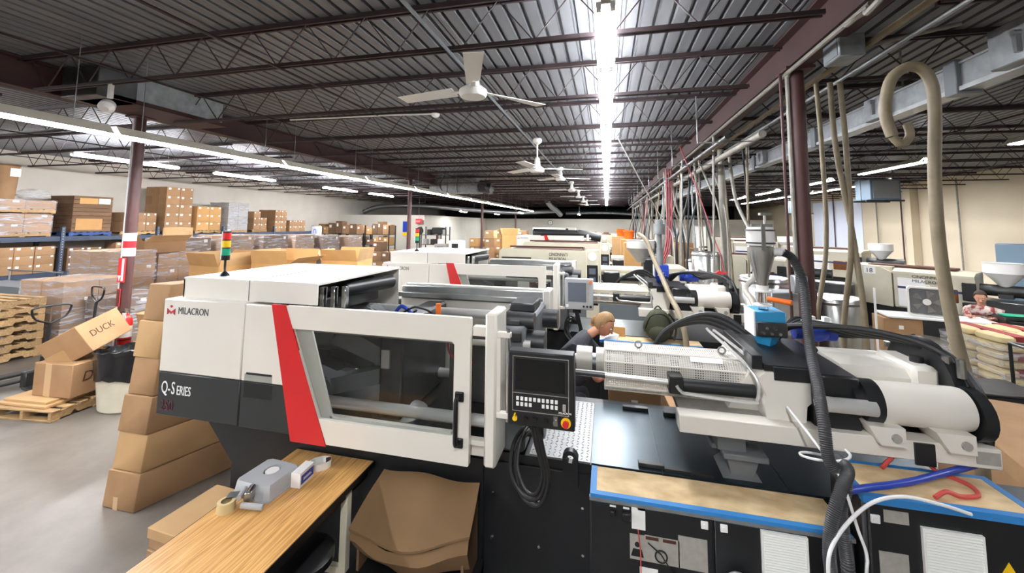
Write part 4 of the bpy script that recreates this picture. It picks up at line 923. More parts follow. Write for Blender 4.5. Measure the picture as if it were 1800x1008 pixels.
def pallet_mesh(w=1.0, d=1.2, h=.125):
    bd = [MB().box(-w/2, w/2, y-.045, y+.045, h-.02, h, .003) for y in [-d/2+.05+(d-.1)*i/6 for i in range(7)]]
    bt = [MB().box(-w/2, w/2, y-.045, y+.045, 0, .02, .003) for y in (-d/2+.05, 0, d/2-.05)]
    st = []
    for x in (-w/2+.025, 0, w/2-.025):
        s = MB(); s.prism([(-d/2, .02), (-d/2+.2, .02), (-d/2+.23, .06), (-.23, .06), (-.2, .02), (.2, .02), (.23, .06), (d/2-.23, .06), (d/2-.2, .02), (d/2, .02), (d/2, h-.02), (-d/2, h-.02)], 'x', x-.02, x+.02); st.append(s)
    return bd, bt, st
PM = {}
def pallet(x, y, z, label, group=None, rz=0., w=1.0, d=1.2, h=.125, m='wood_pallet'):
    k = (w, d, h, m)
    if k not in PM:
        bd, bt, st = pallet_mesh(w, d, h)
        PM[k] = [('top_board', a.mesh('top_board', m)) for a in bd]+[('bottom_board', a.mesh('bottom_board', m)) for a in bt]+[('stringer', a.mesh('stringer', m)) for a in st]
    t = thing('pallet', label, 'pallet', (x, y, z), rz, group)
    for n, me in PM[k]: link(n, me, t)
    return t
def wrapped_load(x, y, z, sx, sy, sz, label, nx=2, ny=2, nz=3, m='card', rz=0., wrap=True, pal=True, cat='pallet load', pm='wood_pallet', lab=True, group=None):
    # cartons stretch wrapped onto a pallet: one thing
    t = thing('wrapped_pallet_load', label, cat, (x, y, z), rz, group); h = .12 if pal else 0
    if pal:
        p = MB(); q = MB()
        for i in range(5): p.box(-sx/2, sx/2, -sy/2+sy*(i+.1)/5, -sy/2+sy*(i+.9)/5, h-.02, h)
        for xx in (-sx/2, -.025, sx/2-.05): p.box(xx, xx+.05, -sy/2, sy/2, .02, h-.02)
        for yy in (-sy/2, -.05, sy/2-.1): p.box(-sx/2, sx/2, yy, yy+.1, 0, .02)
        part('pallet', p, pm, t)
    cx, cy, cz = sx/nx, sy/ny, (sz-h)/nz
    me = MB().box(-cx/2+.003, cx/2-.003, -cy/2+.003, cy/2-.003, .001, cz-.002, .005).mesh('carton', m)
    lb = MB().box(cx/2-.003, cx/2, .1*cy, .3*cy, cz*.66, cz*.88).mesh('label', 'paper')
    for k in range(nz):
        for i in range(nx):
            for j in range(ny):
                if 0 < i < nx-1 and 0 < j < ny-1: continue
                o = link('carton', me, t, (-sx/2+cx*(i+.5), -sy/2+cy*(j+.5), h+cz*k))
                if lab and i == nx-1 and (k+j) % 2 == 0: link('label', lb, o)
    if wrap:
        w = MB(); sec = []
        for k in range(9):
            zz = h*.6+(sz-h*.6+.006)*k/8; e = .006+.012*random.random(); sec.append((zz, e))
        vs = []; N = 24
        for zz, e in sec:
            for i in range(N):
                u = i/N*4; s = int(u); f = u-s; X, Y = [(-1+2*f, -1), (1, -1+2*f), (1-2*f, 1), (-1, 1-2*f)][s]
                vs.append((X*(sx/2+e), Y*(sy/2+e), zz+.01*math.sin(i*1.7)))
        fs = [(k*N+i, k*N+(i+1) % N, (k+1)*N+(i+1) % N, (k+1)*N+i) for k in range(8) for i in range(N)]+[tuple(range(8*N, 9*N))]
        w.add(vs, fs); part('stretch_film', w, 'stretch_wrap', t, 'shiny stretch film')
    return t

# pallet racking along the left wall
def racking():
    t = thing('pallet_rack', 'long blue grey pallet racking against the left wall', 'rack', (-16.05, 3.2, 0))
    ys = [0, 2.6, 5.2, 7.75, 10.25, 12.86, 15.45]
    um = MB().box(-.045, .045, -.045, .045, 0, 2.2, .004).mesh('upright', 'rack_blue')
    hol = MB()
    for i in range(28): hol.box(.0455, .047, -.012, .012, .1+.075*i, .13+.075*i)
    hm = hol.mesh('slot', 'paper_grey')
    for y in ys:
        for x in (-.5, .55):
            u = link('upright', um, t, (x, y, 0))
            if x > 0: h = link('slot', hm, u); h['kind'] = 'stuff'
        br = MB()
        for i in range(4): br.cyl((-.5, y, .2+.5*i), (.55, y, .45+.5*i), .012, n=6)
        part('brace', br, 'rack_blue', t)
    for y0, y1 in zip(ys, ys[1:]):
        for z in (.9, 1.92):
            for x in (-.52, .53): part('beam', MB().box(x-.025, x+.04, y0+.046, y1-.046, z-.14, z, .006), 'rack_blue', t)
            part('deck', MB().box(-.48, .5, y0+.05, y1-.05, z-.02, z-.004), 'grille', t)
racking()
RX = -16.05
def stack(cy, z0, w, d, h, rows, label, group, m='card', lab=(('x', .2, .8, .18, .24), ('x', .86, .84, .14, .18)), jig=.015, xs=None, face=-15.55, cols=None, rag=0):
    # stack of single cartons: cols along y, xs along x
    c = cols or 2; xs = xs or 2
    for k in range(rows):
        cc = c if not (rag and k == rows-1) else c-1
        for j in range(cc):
            for i in range(xs):
                carton(face-d/2-i*(d+.004), cy-(c-1)*w/2+j*w, z0+k*(h+.002), d-.004, w-.006, h, '%s, %s row, %s %s' % (label, ('bottom', 'second', 'third', 'fourth', 'fifth')[k], (('only',), ('left', 'right'), ('left', 'middle', 'right'), (), ('leftmost', 'left', 'middle', 'right', 'rightmost'))[c-1][j], ('front', 'behind', 'back')[i]), group, 0, m, lab if i == 0 else ())
# A: two stacked wrapped pallets at the left edge
wrapped_load(RX, 7.6, 1.92, 1.0, 1.15, .64, 'lower wrapped pallet of brown trays on the racking at the left edge', 2, 2, 2)
wrapped_load(RX+.1, 7.55, 2.58, 1.0, 1.25, .36, 'upper film wrapped pallet stacked at the left edge of the racking', 2, 2, 1)
dr = thing('fibre_drum', 'tall round brown drum on the top wrapped pallet at the left edge', 'drum', (-15.75, 7.2, 2.95))
part('body', MB().lathe([(.24, 0), (.27, .5), (.28, .86), (.29, .9)], n=24), 'card', dr); part('rim', MB().lathe([(.29, .88), (.3, .9), (.29, .92), (.27, .92)], n=24), 'card_dark', dr)
part('label', MB().prism([(0, .6), (.2, .6), (.2, .82), (0, .82)], 'x', .277, .29), 'paper', dr)
bb = MB().sphere((0, 0, .16), .3, sc=(1.1, 1.2, .55)); solo('plastic_bundle', bb, 'stretch_wrap', 'crumpled clear plastic bundle beside the drum on the racking', 'bundle', None, (-15.8, 7.85, 2.95))
# B: dark stack of flat trays on a blue pallet
pallet(RX, 9.1, 1.92, 'blue pallet under the dark stack on the racking', None, 0, 1.0, 1.05, .12, 'wood_blue')
t = thing('tray_stack', 'tall dark brown stack of flat trays with two tan panels on a blue pallet', 'stack', (RX, 9.1, 2.045))
for k in range(9): link('tray', None, t) if False else part('tray', MB().box(-.5, .5, -.49, .49, .122*k, .122*k+.117, .008), 'card_dark', t)
part('tan_panel', MB().box(.5, .506, -.4, .25, .06, .4), 'card_orange', t, 'tan panel'); part('tan_panel', MB().box(.5, .506, -.35, .1, .85, 1.03), 'card_orange', t, 'tan panel'); part('label', MB().box(.5, .507, .12, .42, .86, 1.03), 'paper', t)
# C..I cartons on the top level
pallet(RX, 10.42, 1.92, 'pallet under the low stack of cartons behind the striped column', None, 0, 1.0, 1.1)
stack(10.42, 2.048, .33, .5, .31, 2, 'brown carton in the low stack behind the striped column', 'low rack stack behind the column', cols=3, xs=2)
pallet(RX, 11.67, 1.92, 'pallet under the tallest stack of cartons on the racking', None, 0, 1.0, 1.0)
stack(11.67, 2.048, .48, .33, .318, 5, 'brown labelled carton in the tallest rack stack', 'tallest rack stack', cols=2, xs=3)
pallet(RX, 12.85, 1.92, 'pallet under the orange brown cartons right of the tallest stack', None, 0, 1.0, 1.05)
stack(12.85, 2.048, .5, .48, .31, 3, 'orange brown carton in the stack right of the tallest stack', 'orange brown rack stack', 'card_orange', cols=2, xs=2)
wrapped_load(RX, 14.15, 1.92, 1.0, .95, 1.28, 'grey film wrapped load on the racking', 2, 2, 4, 'paper_grey', lab=False)
pallet(RX, 15.3, 1.92, 'pallet under the small stack right of the grey wrapped load', None, 0, 1.0, .8)
stack(15.3, 2.048, .36, .48, .27, 3, 'small carton in the stack right of the grey wrapped load', 'small rack stack', cols=2, xs=2, rag=1)
stack(16.5, 1.925, .36, .48, .26, 4, 'carton in the four high stack toward the racking end', 'four high rack stack', cols=2, xs=2)
stack(17.6, 1.925, .36, .48, .28, 2, 'carton in the two high stack at the racking end', 'end rack stack', cols=3, xs=2)
# lower level of the racking
stack(7.48, .905, .4, .5, .245, 3, 'brown labelled carton under the rack beam at the left edge', 'lower level left cartons', cols=2, xs=1)
stack(8.1, .905, .42, .5, .245, 3, 'carton in the single column left of the rack upright', 'lower level column left of the upright', cols=1, xs=1)
stack(9.0, .905, .42, .5, .22, 3, 'carton coloured dark as shade right of the rack upright', 'lower level cartons right of the upright', 'card_dark', cols=2, xs=1)  # darker card puts the shade under the rack beam into the colour
stack(10.4, .905, .42, .5, .26, 3, 'shadowed lower level carton behind the wrapped loads', 'lower level cartons behind the wrapped loads', 'card', cols=3, xs=1)
stack(16.5, .905, .45, .5, .26, 3, 'lower level carton at the far racking end', 'lower level far cartons', 'card', cols=5, xs=1)
tr_ = thing('flat_cart', 'low grey cart with a rounded rail and a red item behind the pallets', 'cart', (-13.2, 6.4, 0))
part('deck', MB().box(-.9, .9, -.35, .35, .3, .36).box(-.85, .85, -.3, .3, .36, .95, .02), 'grey_metal_paint', tr_); part('rail', MB().tube([(-.9, .35, .3), (-.9, .35, 1.1), (-.8, .35, 1.17), (.8, .35, 1.17), (.88, .35, 1.1), (.9, .35, .3)], .018, 6, 3), 'galvanised', tr_)
wh = MB()
for x in (-.75, .75):
    for y in (-.25, .25): wh.cyl((x, y-.03, .1), (x, y+.03, .1), .1, n=12).box(x-.03, x+.03, y-.04, y+.04, .1, .3)
part('caster', wh, 'black_rubber', tr_, stuff=True)
# ---- near floor loads
for k in range(7): pallet(-10.42, 4.6, .147*k, nth(k)+' bare wooden pallet from the floor in the stack at the left edge', 'stack of empty pallets', R(random.uniform(-2, 2)), 1.2, 1.2, .142)
wrapped_load(-10.4, 5.95, 0, 1.25, 1.05, 1.24, 'white film wrapped pallet of cartons behind the stack of bare pallets', 2, 2, 4, rz=R(-2))
wrapped_load(-11.3, 7.1, 0, 1.2, .95, 1.7, 'pink tinged wrapped pallet load behind the nearest wrapped load', 2, 2, 5)
wrapped_load(-11.4, 8.2, 0, 1.2, 1.0, 1.58, 'wrapped pallet load of cartons right of the striped column', 2, 2, 4)
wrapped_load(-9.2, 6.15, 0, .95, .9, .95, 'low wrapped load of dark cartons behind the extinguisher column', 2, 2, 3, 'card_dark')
open_carton(-11.3, 8.0, 1.595, .6, 1.0, .27, 'long open carton with flaps up lying on the wrapped load by the column', None, 0, 'card', (50, 20, 120, 40))
open_carton(-11.6, 8.05, 1.605, .01+.3, .36, .45, 'small open carton set inside the long open carton', None, .1, 'card_light', (60, 70, 60, 60)) if False else None
carton(-12.7, 9.55, 1.9, .5, .5, .3, 'small carton with a white label on top of the loads behind the column', None, .1, 'card_light', (('x', .4, .3, .3, .4),))
for i, (x, y, sx, sy, h, lab) in enumerate(((-12.7, 9.6, 1.1, 1.1, 1.89, 'tall wrapped load under the small labelled carton'), (-12.4, 10.9, 1.1, 1.1, 1.95, 'long film wrapped load in the middle distance below the rack'), (-12.2, 12.2, 1.1, 1.1, 1.92, 'dark wrapped load right of the long film wrapped load'), (-12, 13.4, 1.1, 1.0, 1.9, 'brown load with sealed cartons in front of the rack end'), (-11.7, 14.6, 1.0, 1.0, 1.85, 'farther brown load near the bright sign'), (-11.4, 15.8, 1.0, 1.0, 1.8, 'last brown load before the storage shelves'))):
    wrapped_load(x, y, 0, sx, sy, h, lab, 2, 2, 4, 'card' if i % 2 else 'card_dark')
for i, (x, y, s, h, fl, lab) in enumerate(((-8.75, 7.7, .95, 1.4, (15, 10, 25, 20), 'large open pallet carton nearest the stack light'), (-7.45, 8.1, .95, 1.45, (60, 20, 12, 10), 'large open pallet carton with spread flaps in the middle'), (-6.75, 9.5, .95, 1.42, (10, 15, 30, 20), 'large open pallet carton at the right of the open three'), (-8.75, 9.5, 1.0, 1.5, (80, 70, 80, 70), 'open pallet carton with flaps lying flat behind the others'))):
    open_carton(x, y, 0, s, s, h, lab, None, R(8*i-6), 'card_orange', fl, .2)
# ---- pallet with cartons and the bin
pallet(-6.9, 3.98, 0, 'single wooden pallet on the floor under the two brown cartons', None, R(6), .85, .95)
solo('flattened_carton', MB().box(-.4, .36, -.4, .3, 0, .03, .004).box(-.36, .3, -.36, .2, .03, .06, .004), 'card_light', 'flattened cartons lying on the floor pallet under the upright carton', 'cardboard', None, (-6.97, 3.95, .128), R(4))
c1 = thing('carton', 'upright brown carton with red lettering standing on the floor pallet', 'box', (-6.8, 4.02, .192), R(4))
part('body', MB().box(-.3, .3, -.3, .3, 0, .4, .006), 'card', c1); part('tape', MB().box(-.12, -.02, -.302, -.3, 0, .4), 'tape_tan', c1)
o = text('lettering', 'Duck', .17, 'ink_brown', c1, (.302, -.2, .17), (PI/2, 0, PI/2), sx=.95, shear=.2)
c2 = thing('carton', 'brown carton tipped on its edge on top of the upright carton', 'box', (-6.84, 4.05, .55))
T2 = Matrix.Translation((0, .02, .27)) @ Matrix.Rotation(R(12), 4, 'Z') @ Matrix.Rotation(R(-28), 4, 'Y') @ Matrix.Rotation(R(14), 4, 'X')
part('body', MB().box(-.27, .27, -.3, .3, -.19, .19, .006, T2), 'card', c2)
part('flap', MB().box(-.27, -.02, -.31, -.3, -.19, .0, 0, T2).box(-.274, -.27, -.3, .0, -.19, .19, 0, T2), 'card_light', c2)
lt = text('lettering', 'DUCK', .12, 'ink_brown', c2, (0, 0, 0)); lt.matrix_local = T2 @ Matrix.Translation((.2705, -.2, -.02)) @ Matrix.Rotation(PI/2, 4, 'Z') @ Matrix.Rotation(PI/2, 4, 'X')
open_carton(-6.45, 4.85, 0, .55, .45, .8, 'open brown carton with a raised flap behind the tipped carton', None, R(8), 'card', (20, 10, 15, 15), .35)
bn = thing('trash_bin', 'round off white bin lined with a black bag beside the floor pallet', 'bin', (-6.1, 4.2, 0)); bn.scale = (1.2, 1.15, 1.08)
part('drum', MB().lathe([(.0, 0), (.28, 0), (.3, .02), (.335, .42), (.34, .5), (.33, .5), (.29, .03)], n=32), 'bin_white', bn)
bg = MB(); N = 40; vs = []
for k, (r, z) in enumerate(((.345, .36), (.352, .45), (.36, .6), (.375, .665), (.365, .68), (.34, .65), (.31, .5), (.28, .45))):
    for i in range(N):
        w = .012*math.sin(i*2.3+k)+(.035*math.sin(i*.42+1) if k == 0 else 0); vs.append(((r+w*.6)*math.cos(2*PI*i/N), (r+w*.6)*math.sin(2*PI*i/N), z+w+(.05*math.sin(2*PI*i/N+2.2) if k in (3, 4) else 0)))
bg.add(vs, [(k*N+i, k*N+(i+1) % N, (k+1)*N+(i+1) % N, (k+1)*N+i) for k in range(7) for i in range(N)]+[tuple(range(7*N, 8*N))])
part('bag', bg, 'bag_black', bn, 'black bin bag folded over the rim')
# fire extinguisher
fe = thing('fire_extinguisher', 'red fire extinguisher hung on the striped column', 'extinguisher', (-6.86, 4.52, .57))
part('cylinder', MB().lathe([(.0, 0), (.07, 0), (.08, .02), (.08, .36), (.06, .42), (.03, .45), (.03, .47)], n=20), 'red_paint', fe)
part('label', MB().cyl((0, 0, .14), (0, 0, .3), .0812, n=20), 'paper', fe, 'white and yellow label band'); part('bracket', MB().cyl((0, 0, .1), (0, 0, .115), .083, n=20).box(-.1, -.05, .0, .06, .02, .4), 'black_plastic', fe)
part('valve', MB().cyl((0, 0, .46), (0, 0, .53), .022, n=10).box(-.02, .14, -.012, .012, .53, .55).box(-.02, .1, -.012, .012, .49, .5), 'chrome', fe)
part('hose', MB().tube([(-.02, 0, .5), (-.1, -.02, .48), (-.13, -.04, .34), (-.1, -.05, .16)], .012, 6, 5), 'black_rubber', fe); part('tag', MB().box(.05, .12, -.085, -.083, .36, .5), 'paper', fe)
# pallet jacks
def jack(x, y, rz, label, lean=.25, hh=1.15):
    t = thing('pallet_jack', label, 'pallet jack', (x, y, 0), rz)
    for s in (-.19, .19): part('fork', MB().box(s-.08, s+.08, .2, 1.3, .06, .1, .01), 'black_paint', t)
    part('pump', MB().box(-.26, .26, .1, .24, .06, .3, .02).cyl((0, 0, .05), (0, 0, .42), .055, n=12), 'black_paint', t)
    part('wheel', MB().cyl((-.1, 0, .09), (.1, 0, .09), .09, n=16), 'black_rubber', t)
    top = Vector((0, -lean, hh)); b = Vector((0, -.02, .4))
    part('handle_post', MB().tube([b, b+(top-b)*.78], .022, 8), 'black_paint', t)
    u = (top-b).normalized(); p = b+(top-b)*.78
    lp = [p, p+u*.08+Vector((-.15, 0, 0)), p+u*.2+Vector((-.2, 0, 0)), p+u*.25+Vector((-.17, 0, 0)), p+u*.26, p+u*.25+Vector((.17, 0, 0)), p+u*.2+Vector((.2, 0, 0)), p+u*.08+Vector((.15, 0, 0)), p]
    hd = part('handle_loop', MB().tube(lp, .014, 8, 3), 'black_plastic', t); part('lever', MB().tube([p, p+u*.24], .009, 6), 'chrome', hd)
    return t
jack(-8.02, 4.3, R(-100), 'black pallet jack with its loop handle left of the brown cartons', -.05, 1.02)
jack(-8.35, 5.0, R(170), 'black pallet jack with its handle upright in front of the white wrapped load', .05, 1.2)
# tall leaning carton stack against the machine end
lc = thing('tall_carton', 'tall segmented brown carton leaning beside the left end of the front machine', 'box', (-3.98, 2.68, 0), R(0))
Sh = Matrix.Identity(4); Sh[0][2] = .27/1.85; Sh[0][1] = .3
for k in range(6):
    o_ = .012*(k % 2)-.004*k; h = 1.86/6
    part('section', MB().box(-.175+o_+.008*k, .175-o_*.3-.016*k, 0+.01*(k % 2), .85, h*k+.002, h*(k+1)-.002, .006, Sh), 'card_light' if k % 3 == 1 else 'card', lc)
part('tape', MB().box(-.05, .0, -.002, 0, 0, .1), 'tape_tan', lc)
carton(-3.25, 3.55, 0, .9, .06, 1.0, 'flat brown carton with a tape strip standing under the machine end', None, R(6), 'card', (), True)
open_carton(-4.05, 4.05, 0, .55, .5, 1.2, 'tall narrow open carton behind the leaning carton', None, R(12), 'card_light', (15, 10, 20, 12), .3)
# ---- storage shelves and cartons at the far left back
def shelf_unit(x, y, w, d, h, label, lv, group=None, rz=0.):
    t = thing('storage_shelf', label, 'shelf', (x, y, 0), rz, group)
    for sx in (-w/2, w/2):
        for sy in (-d/2, d/2): part('upright', MB().box(sx-.025, sx+.025, sy-.025, sy+.025, 0, h), 'black_paint', t)
    for z in lv: part('shelf_board', MB().box(-w/2, w/2, -d/2, d/2, z-.03, z), 'dark_steel', t)
    return t
lv = (.5, 1.15, 1.75)
for i, x in enumerate((-15.8, -14.2, -12.6)):
    shelf_unit(x, 20.6, 1.5, .7, 2.25 if i == 2 else 1.8, ['left of the three dark storage shelves at the far left back', 'middle of the three dark storage shelves at the far left back', 'right of the three dark storage shelves at the far left back'][i], lv)
    for z, n in zip(lv, ('bottom', 'middle', 'top')):
        xx = x-.7; nn = 0
        while xx < x+.5:
            w = random.uniform(.3, .5); h = random.uniform(.3, .52) if n != 'top' else random.uniform(.35, .75)
            nn += 1; carton(xx+w/2, 20.55, z, w-.02, .5, h, '%s carton from the left, %s level of the %s dark back shelf' % (nth(nn-1), n, ('left', 'middle', 'right')[i]), 'cartons on the far storage shelves', 0, random.choice(('card', 'card_orange', 'card_dark')), (('y', .3, .7, .3, .25),)); xx += w
for i in range(9):
    x = -15.6+.62*i+random.uniform(-.05, .05)
    for k in range(random.choice((2, 3))): carton(x, 18.2+.25*(i % 2), .48*k, .56, .5, .47, ('bottom', 'middle', 'top')[k]+' carton of the '+nth(i)+' stack from the left before the far shelves', 'floor row before the storage shelves', R(random.uniform(-4, 4)), random.choice(('card', 'card_dark')), (('y', .3, .7, .3, .25),))
vm = thing('lit_display', 'brightly lit tall display panel beyond the end of the racking', 'display', (-13.9, 17.0, 0))
part('cabinet', MB().box(-.2, .2, -.12, .12, 0, 2.2, .01), 'white_gloss', vm); part('lit_panel', MB().box(-.17, .17, -.13, -.12, 1.2, 1.75), 'neon', vm, 'glowing white panel'); part('poster', MB().box(-.17, .17, -.13, -.12, 1.78, 2.15), 'poster_and_lit_wall', vm, 'pale blue poster'); part('arch', MB().tube([(-.08, -.135, 1.85), (-.07, -.135, 2.0), (0, -.135, 2.06), (.07, -.135, 2.0), (.08, -.135, 1.85)], .012, 6, 4), 'deepblue_paint', vm)
# items on / before the back partition
ex = thing('exit_sign', 'red exit sign hung before the back partition', 'sign', (-11.2, 22.55, 2.36)); part('body', MB().box(-.2, .2, -.04, .04, 0, .3, .01), 'sign_red', ex); text('lettering', 'EXIT', .17, 'paper', ex, (-.16, -.042, .09), sx=.8); part('rod', MB().cyl((0, 0, .3), (0, 0, 2.0), .01, n=5), 'galvanised', ex)
po = thing('poster', 'blue poster on the back partition left of the second column', 'poster', (-12.2, 22.68, 1.6)); part('sheet', MB().box(-.14, .14, 0, .015, .25, .9), 'deepblue_paint', po); part('yellow_strip', MB().box(-.14, .14, 0, .015, 0, .22), 'yellow_plastic', po)
solo('wall_fan', MB().lathe([(.0, -.1), (.2, -.08), (.24, 0), (.2, .06), (0, .08)], (0, 0, 0), 20, (0, 1, 0)), 'black_plastic', 'round black wall fan right of the second column', 'fan', None, (-10.8, 21.9, 1.95))
solo('wall_fan_post', MB().box(-.03, .03, -.03, .03, 0, 1.72), 'black_paint', 'black post under the round wall fan', 'post', None, (-10.8, 21.9, 0))
dd = link('door_1', MB().box(-10.89, -10.85, 24.5, 25.3, 0, 2.05).mesh('door_1', 'ink_brown')); dd['kind'] = 'structure'; part('pane', MB().box(-10.85, -10.84, 24.75, 25.05, 1.2, 1.9), 'paper_grey', dd)
ck = thing('wall_clock', 'round white wall clock on the far back partition', 'clock', (-4.95, 35.98, 2.55)); part('rim', MB().cyl((0, 0, 0), (0, -.05, 0), .24, n=24), 'black_plastic', ck); part('dial', MB().cyl((0, -.05, 0), (0, -.06, 0), .2, n=24), 'paper', ck); part('hand', MB().box(-.012, .012, -.066, -.06, 0, .15).box(0, .1, -.066, -.06, -.012, .012), 'ink', ck)
sh2 = shelf_unit(-9.6, 21.5, 1.5, .6, 2.2, 'dark wire shelf of machine parts by the right of the second column', (.6, 1.2, 1.75))
for i in range(6): carton(-10.15+.22*i, 21.45, (1.2, 1.75)[i % 2], .2, .35, .3, nth(i//2)+' small part box from the left on the '+('lower', 'upper')[i % 2]+' wire shelf board', 'parts on the wire shelf', 0, random.choice(('paper_grey', 'black_paint', 'white_gloss')), ())
solo('printer', MB().box(-.35, .35, -.25, .25, 0, .4, .05), 'black_plastic', 'black boxy machine on top of the wire shelf', 'machine', None, (-9.4, 21.5, 2.23) if False else (-9.4, 21.5, 1.76))
for x, y, w, h, m, lab in ((-8.6, 20.2, .7, 1.3, 'paper_grey', 'pale green grey appliance behind the second machine'), (-7.7, 20.0, .7, 1.5, 'plastic_white', 'white cabinet left of the back cartons'), (-7.9, 18.6, .6, 1.2, 'plastic_white', 'low white cabinet behind the second machine roof')):
    a = thing('appliance', lab, 'cabinet', (x, y, 0)); part('body', MB().box(-w/2, w/2, -.3, .3, 0, h, .02), m, a); part('door_line', MB().box(-w/2+.04, w/2-.04, -.305, -.3, .1, h*.6), 'paper_grey', a); part('opening', MB().box(-w*.25, w*.25, -.306, -.3, h*.7, h*.9), 'black_plastic', a)
for k in range(16):
    y = 24.2+1.1*(k % 3)+random.uniform(-.1, .1); x = -8.1+.34*k; s = random.uniform(.5, .66)
    for j in range(random.choice((2, 3, 3, 4))): carton(x, y, j*.5, s, s, .49, '%s carton up in the %s crowded stack from the left at centre back' % (nth(j), nth(k)), 'cartons at the centre back', R(random.uniform(-9, 9)), random.choice(('card', 'card_light', 'card_orange')), (('y', .3, .7, .3, .25),))
open_carton(-5.5, 22.6, 0, .9, .9, 1.75, 'tall open brown carton leaning at the centre back', None, R(20), 'card_orange', (15, 10, 20, 10))
wb = thing('white_booth', 'white booth wall under the clock at the back', 'booth', (-3.9, 31, 0)); part('wall', MB().box(-1.6, 1.6, -.8, .8, 0, 2.15, .02), 'wall_white', wb); part('switch', MB().box(.9, 1.1, -.82, -.8, 1.9, 2.1), 'black_plastic', wb)
for k in range(14): carton(-3.4+.42*k, 29.4, 1.55, .36, .3, random.uniform(.2, .38), nth(k)+' small box from the left on the back bench beyond the machines', 'boxes on the back bench', 0, random.choice(('card', 'paper', 'yellow_plastic', 'card_dark')), ())
bh = thing('workbench', 'long bench with a yellowish top at the back', 'bench', (-.7, 29.4, 0)); part('top', MB().box(-3.2, 3.4, -.4, .4, 1.48, 1.55), 'sack', bh)
for x in (-3, 0, 3.2): part('leg', MB().box(x-.05, x+.05, -.35, .35, 0, 1.48), 'dark_steel', bh)
# ------------------------------------------------------------ right hand bay
def bay_machine(x, y, rz, L, ztop, label, number=None, words=None, m='cream_paint', hop=True, group=None):
    t = thing('moulding_machine', label, 'machine', (x, y, 0), rz, group); z0 = ztop-.95
    e = part('end_cover', MB().prism([(0, z0+.05), (0, ztop-.02), (.08, ztop), (.62, ztop-.05), (.8, ztop-.15), (.8, z0)], 'y', 0, .08).box(0, .8, .08, 1.0, z0+.05, ztop-.03), m, t)
    part('front_cover', MB().box(.82, L, .02, .9, z0, ztop-.12, .02).prism([(.0, ztop-.18), (0, ztop-.12), (.2, ztop-.06), (.9, ztop-.06), (.9, ztop-.18)], 'x', .82, L), m, t)
    part('roller_door', MB().box(.9, .9+.36*(L-.82), 0, .02, z0+.04, ztop-.26, .004), 'white_gloss', t)
    sl = MB()
    for i in range(3): sl.box(.9, .9+.36*(L-.82), -.004, 0, ztop-.52-.012*i, ztop-.515-.012*i)
    part('blue_band', MB().box(.9, L-.05, -.004, .0, ztop-.5, ztop-.45), 'navy', t)
    part('door_window', MB().box(L-.75, L-.25, 0, .03, z0+.25, ztop-.42, .03), 'amber_tint', t)
    part('monitor', MB().box(L-.18, L+.02, -.06, .0, ztop-.62, ztop-.25, .01).box(L-.18, L+.05, -.12, -.02, ztop-.78, ztop-.66), 'black_plastic', t)
    part('notice', MB().box(.93, 1.12, -.006, 0, z0+.25, z0+.45).cyl((1.35, 0, z0+.28), (1.35, -.006, z0+.28), .09, n=16), 'paper', t)
    part('base', MB().box(.1, L+1.4, .12, .95, .0, z0, .01), 'black_paint', t)
    part('ram', MB().box(L+.1, L+1.3, .2, .8, z0, z0+.35, .02).cyl((L, .5, z0+.55), (L+.9, .5, z0+.55), .12), 'dark_steel', t)
    c = MB()
    for i in range(6): c.tube([(-.05, .1+.12*i, z0+.1), (-.35, .1+.12*i, z0+.15), (-.45, .15+.1*i, z0-.1), (-.2, .2+.1*i, z0-.35)], .03, 6, 4)
    part('hydraulic_hose', c.box(-.5, -.0, .1, .9, z0+.3, z0+.36), 'black_rubber', t, stuff=True)
    part('top_ridge', MB().box(.3, L-.3, .3, .7, ztop-.05, ztop, .01), 'ink_brown', t)
    if hop:
        hp = part('hopper', MB().lathe([(.07, 0), (.1, .05), (.3, .3), (.3, .5), (.31, .51), (.28, .51)], (L+.35, .5, z0+.62), 24), 'white_gloss', t, 'white cone hopper')
        part('hopper_neck', MB().box(L+.25, L+.45, .4, .6, z0+.4, z0+.63), 'dark_steel', hp)
    if number:
        nb = part('number_plate', MB().box(.3, .52, -.004, 0, ztop-.22, ztop-.05), 'paper', t); text('lettering', number, .15, 'ink', t, (.33, -.006, ztop-.195), sx=.95)
    if words:
        for i, w in enumerate(words): text('lettering', w, .09, 'ink', t, (L-.95, -.002, ztop-.24-.1*i))
    return t
bay_machine(5.94, 11.9, R(-44), 2.1, 1.5, 'cream moulding machine numbered 18 in the right hand bay', '18', ('CINCINNATI', 'MILACRON'))
bay_machine(6.2, 16.6, R(-44), 2.3, 1.7, 'cream moulding machine with a white hopper behind number 18', None, None)
bay_machine(3.0, 12.6, R(-30), 1.7, 1.62, 'cream machine with a dark blue name band behind the front hopper', None, None, hop=False)
bay_machine(4.6, 19.5, R(-30), 2.3, 1.8, 'farther pale moulding machine in the right hand bay', None, None)
bay_machine(5.5, 24.5, R(-30), 2.3, 1.8, 'farthest pale moulding machine in the right hand bay', None, None)
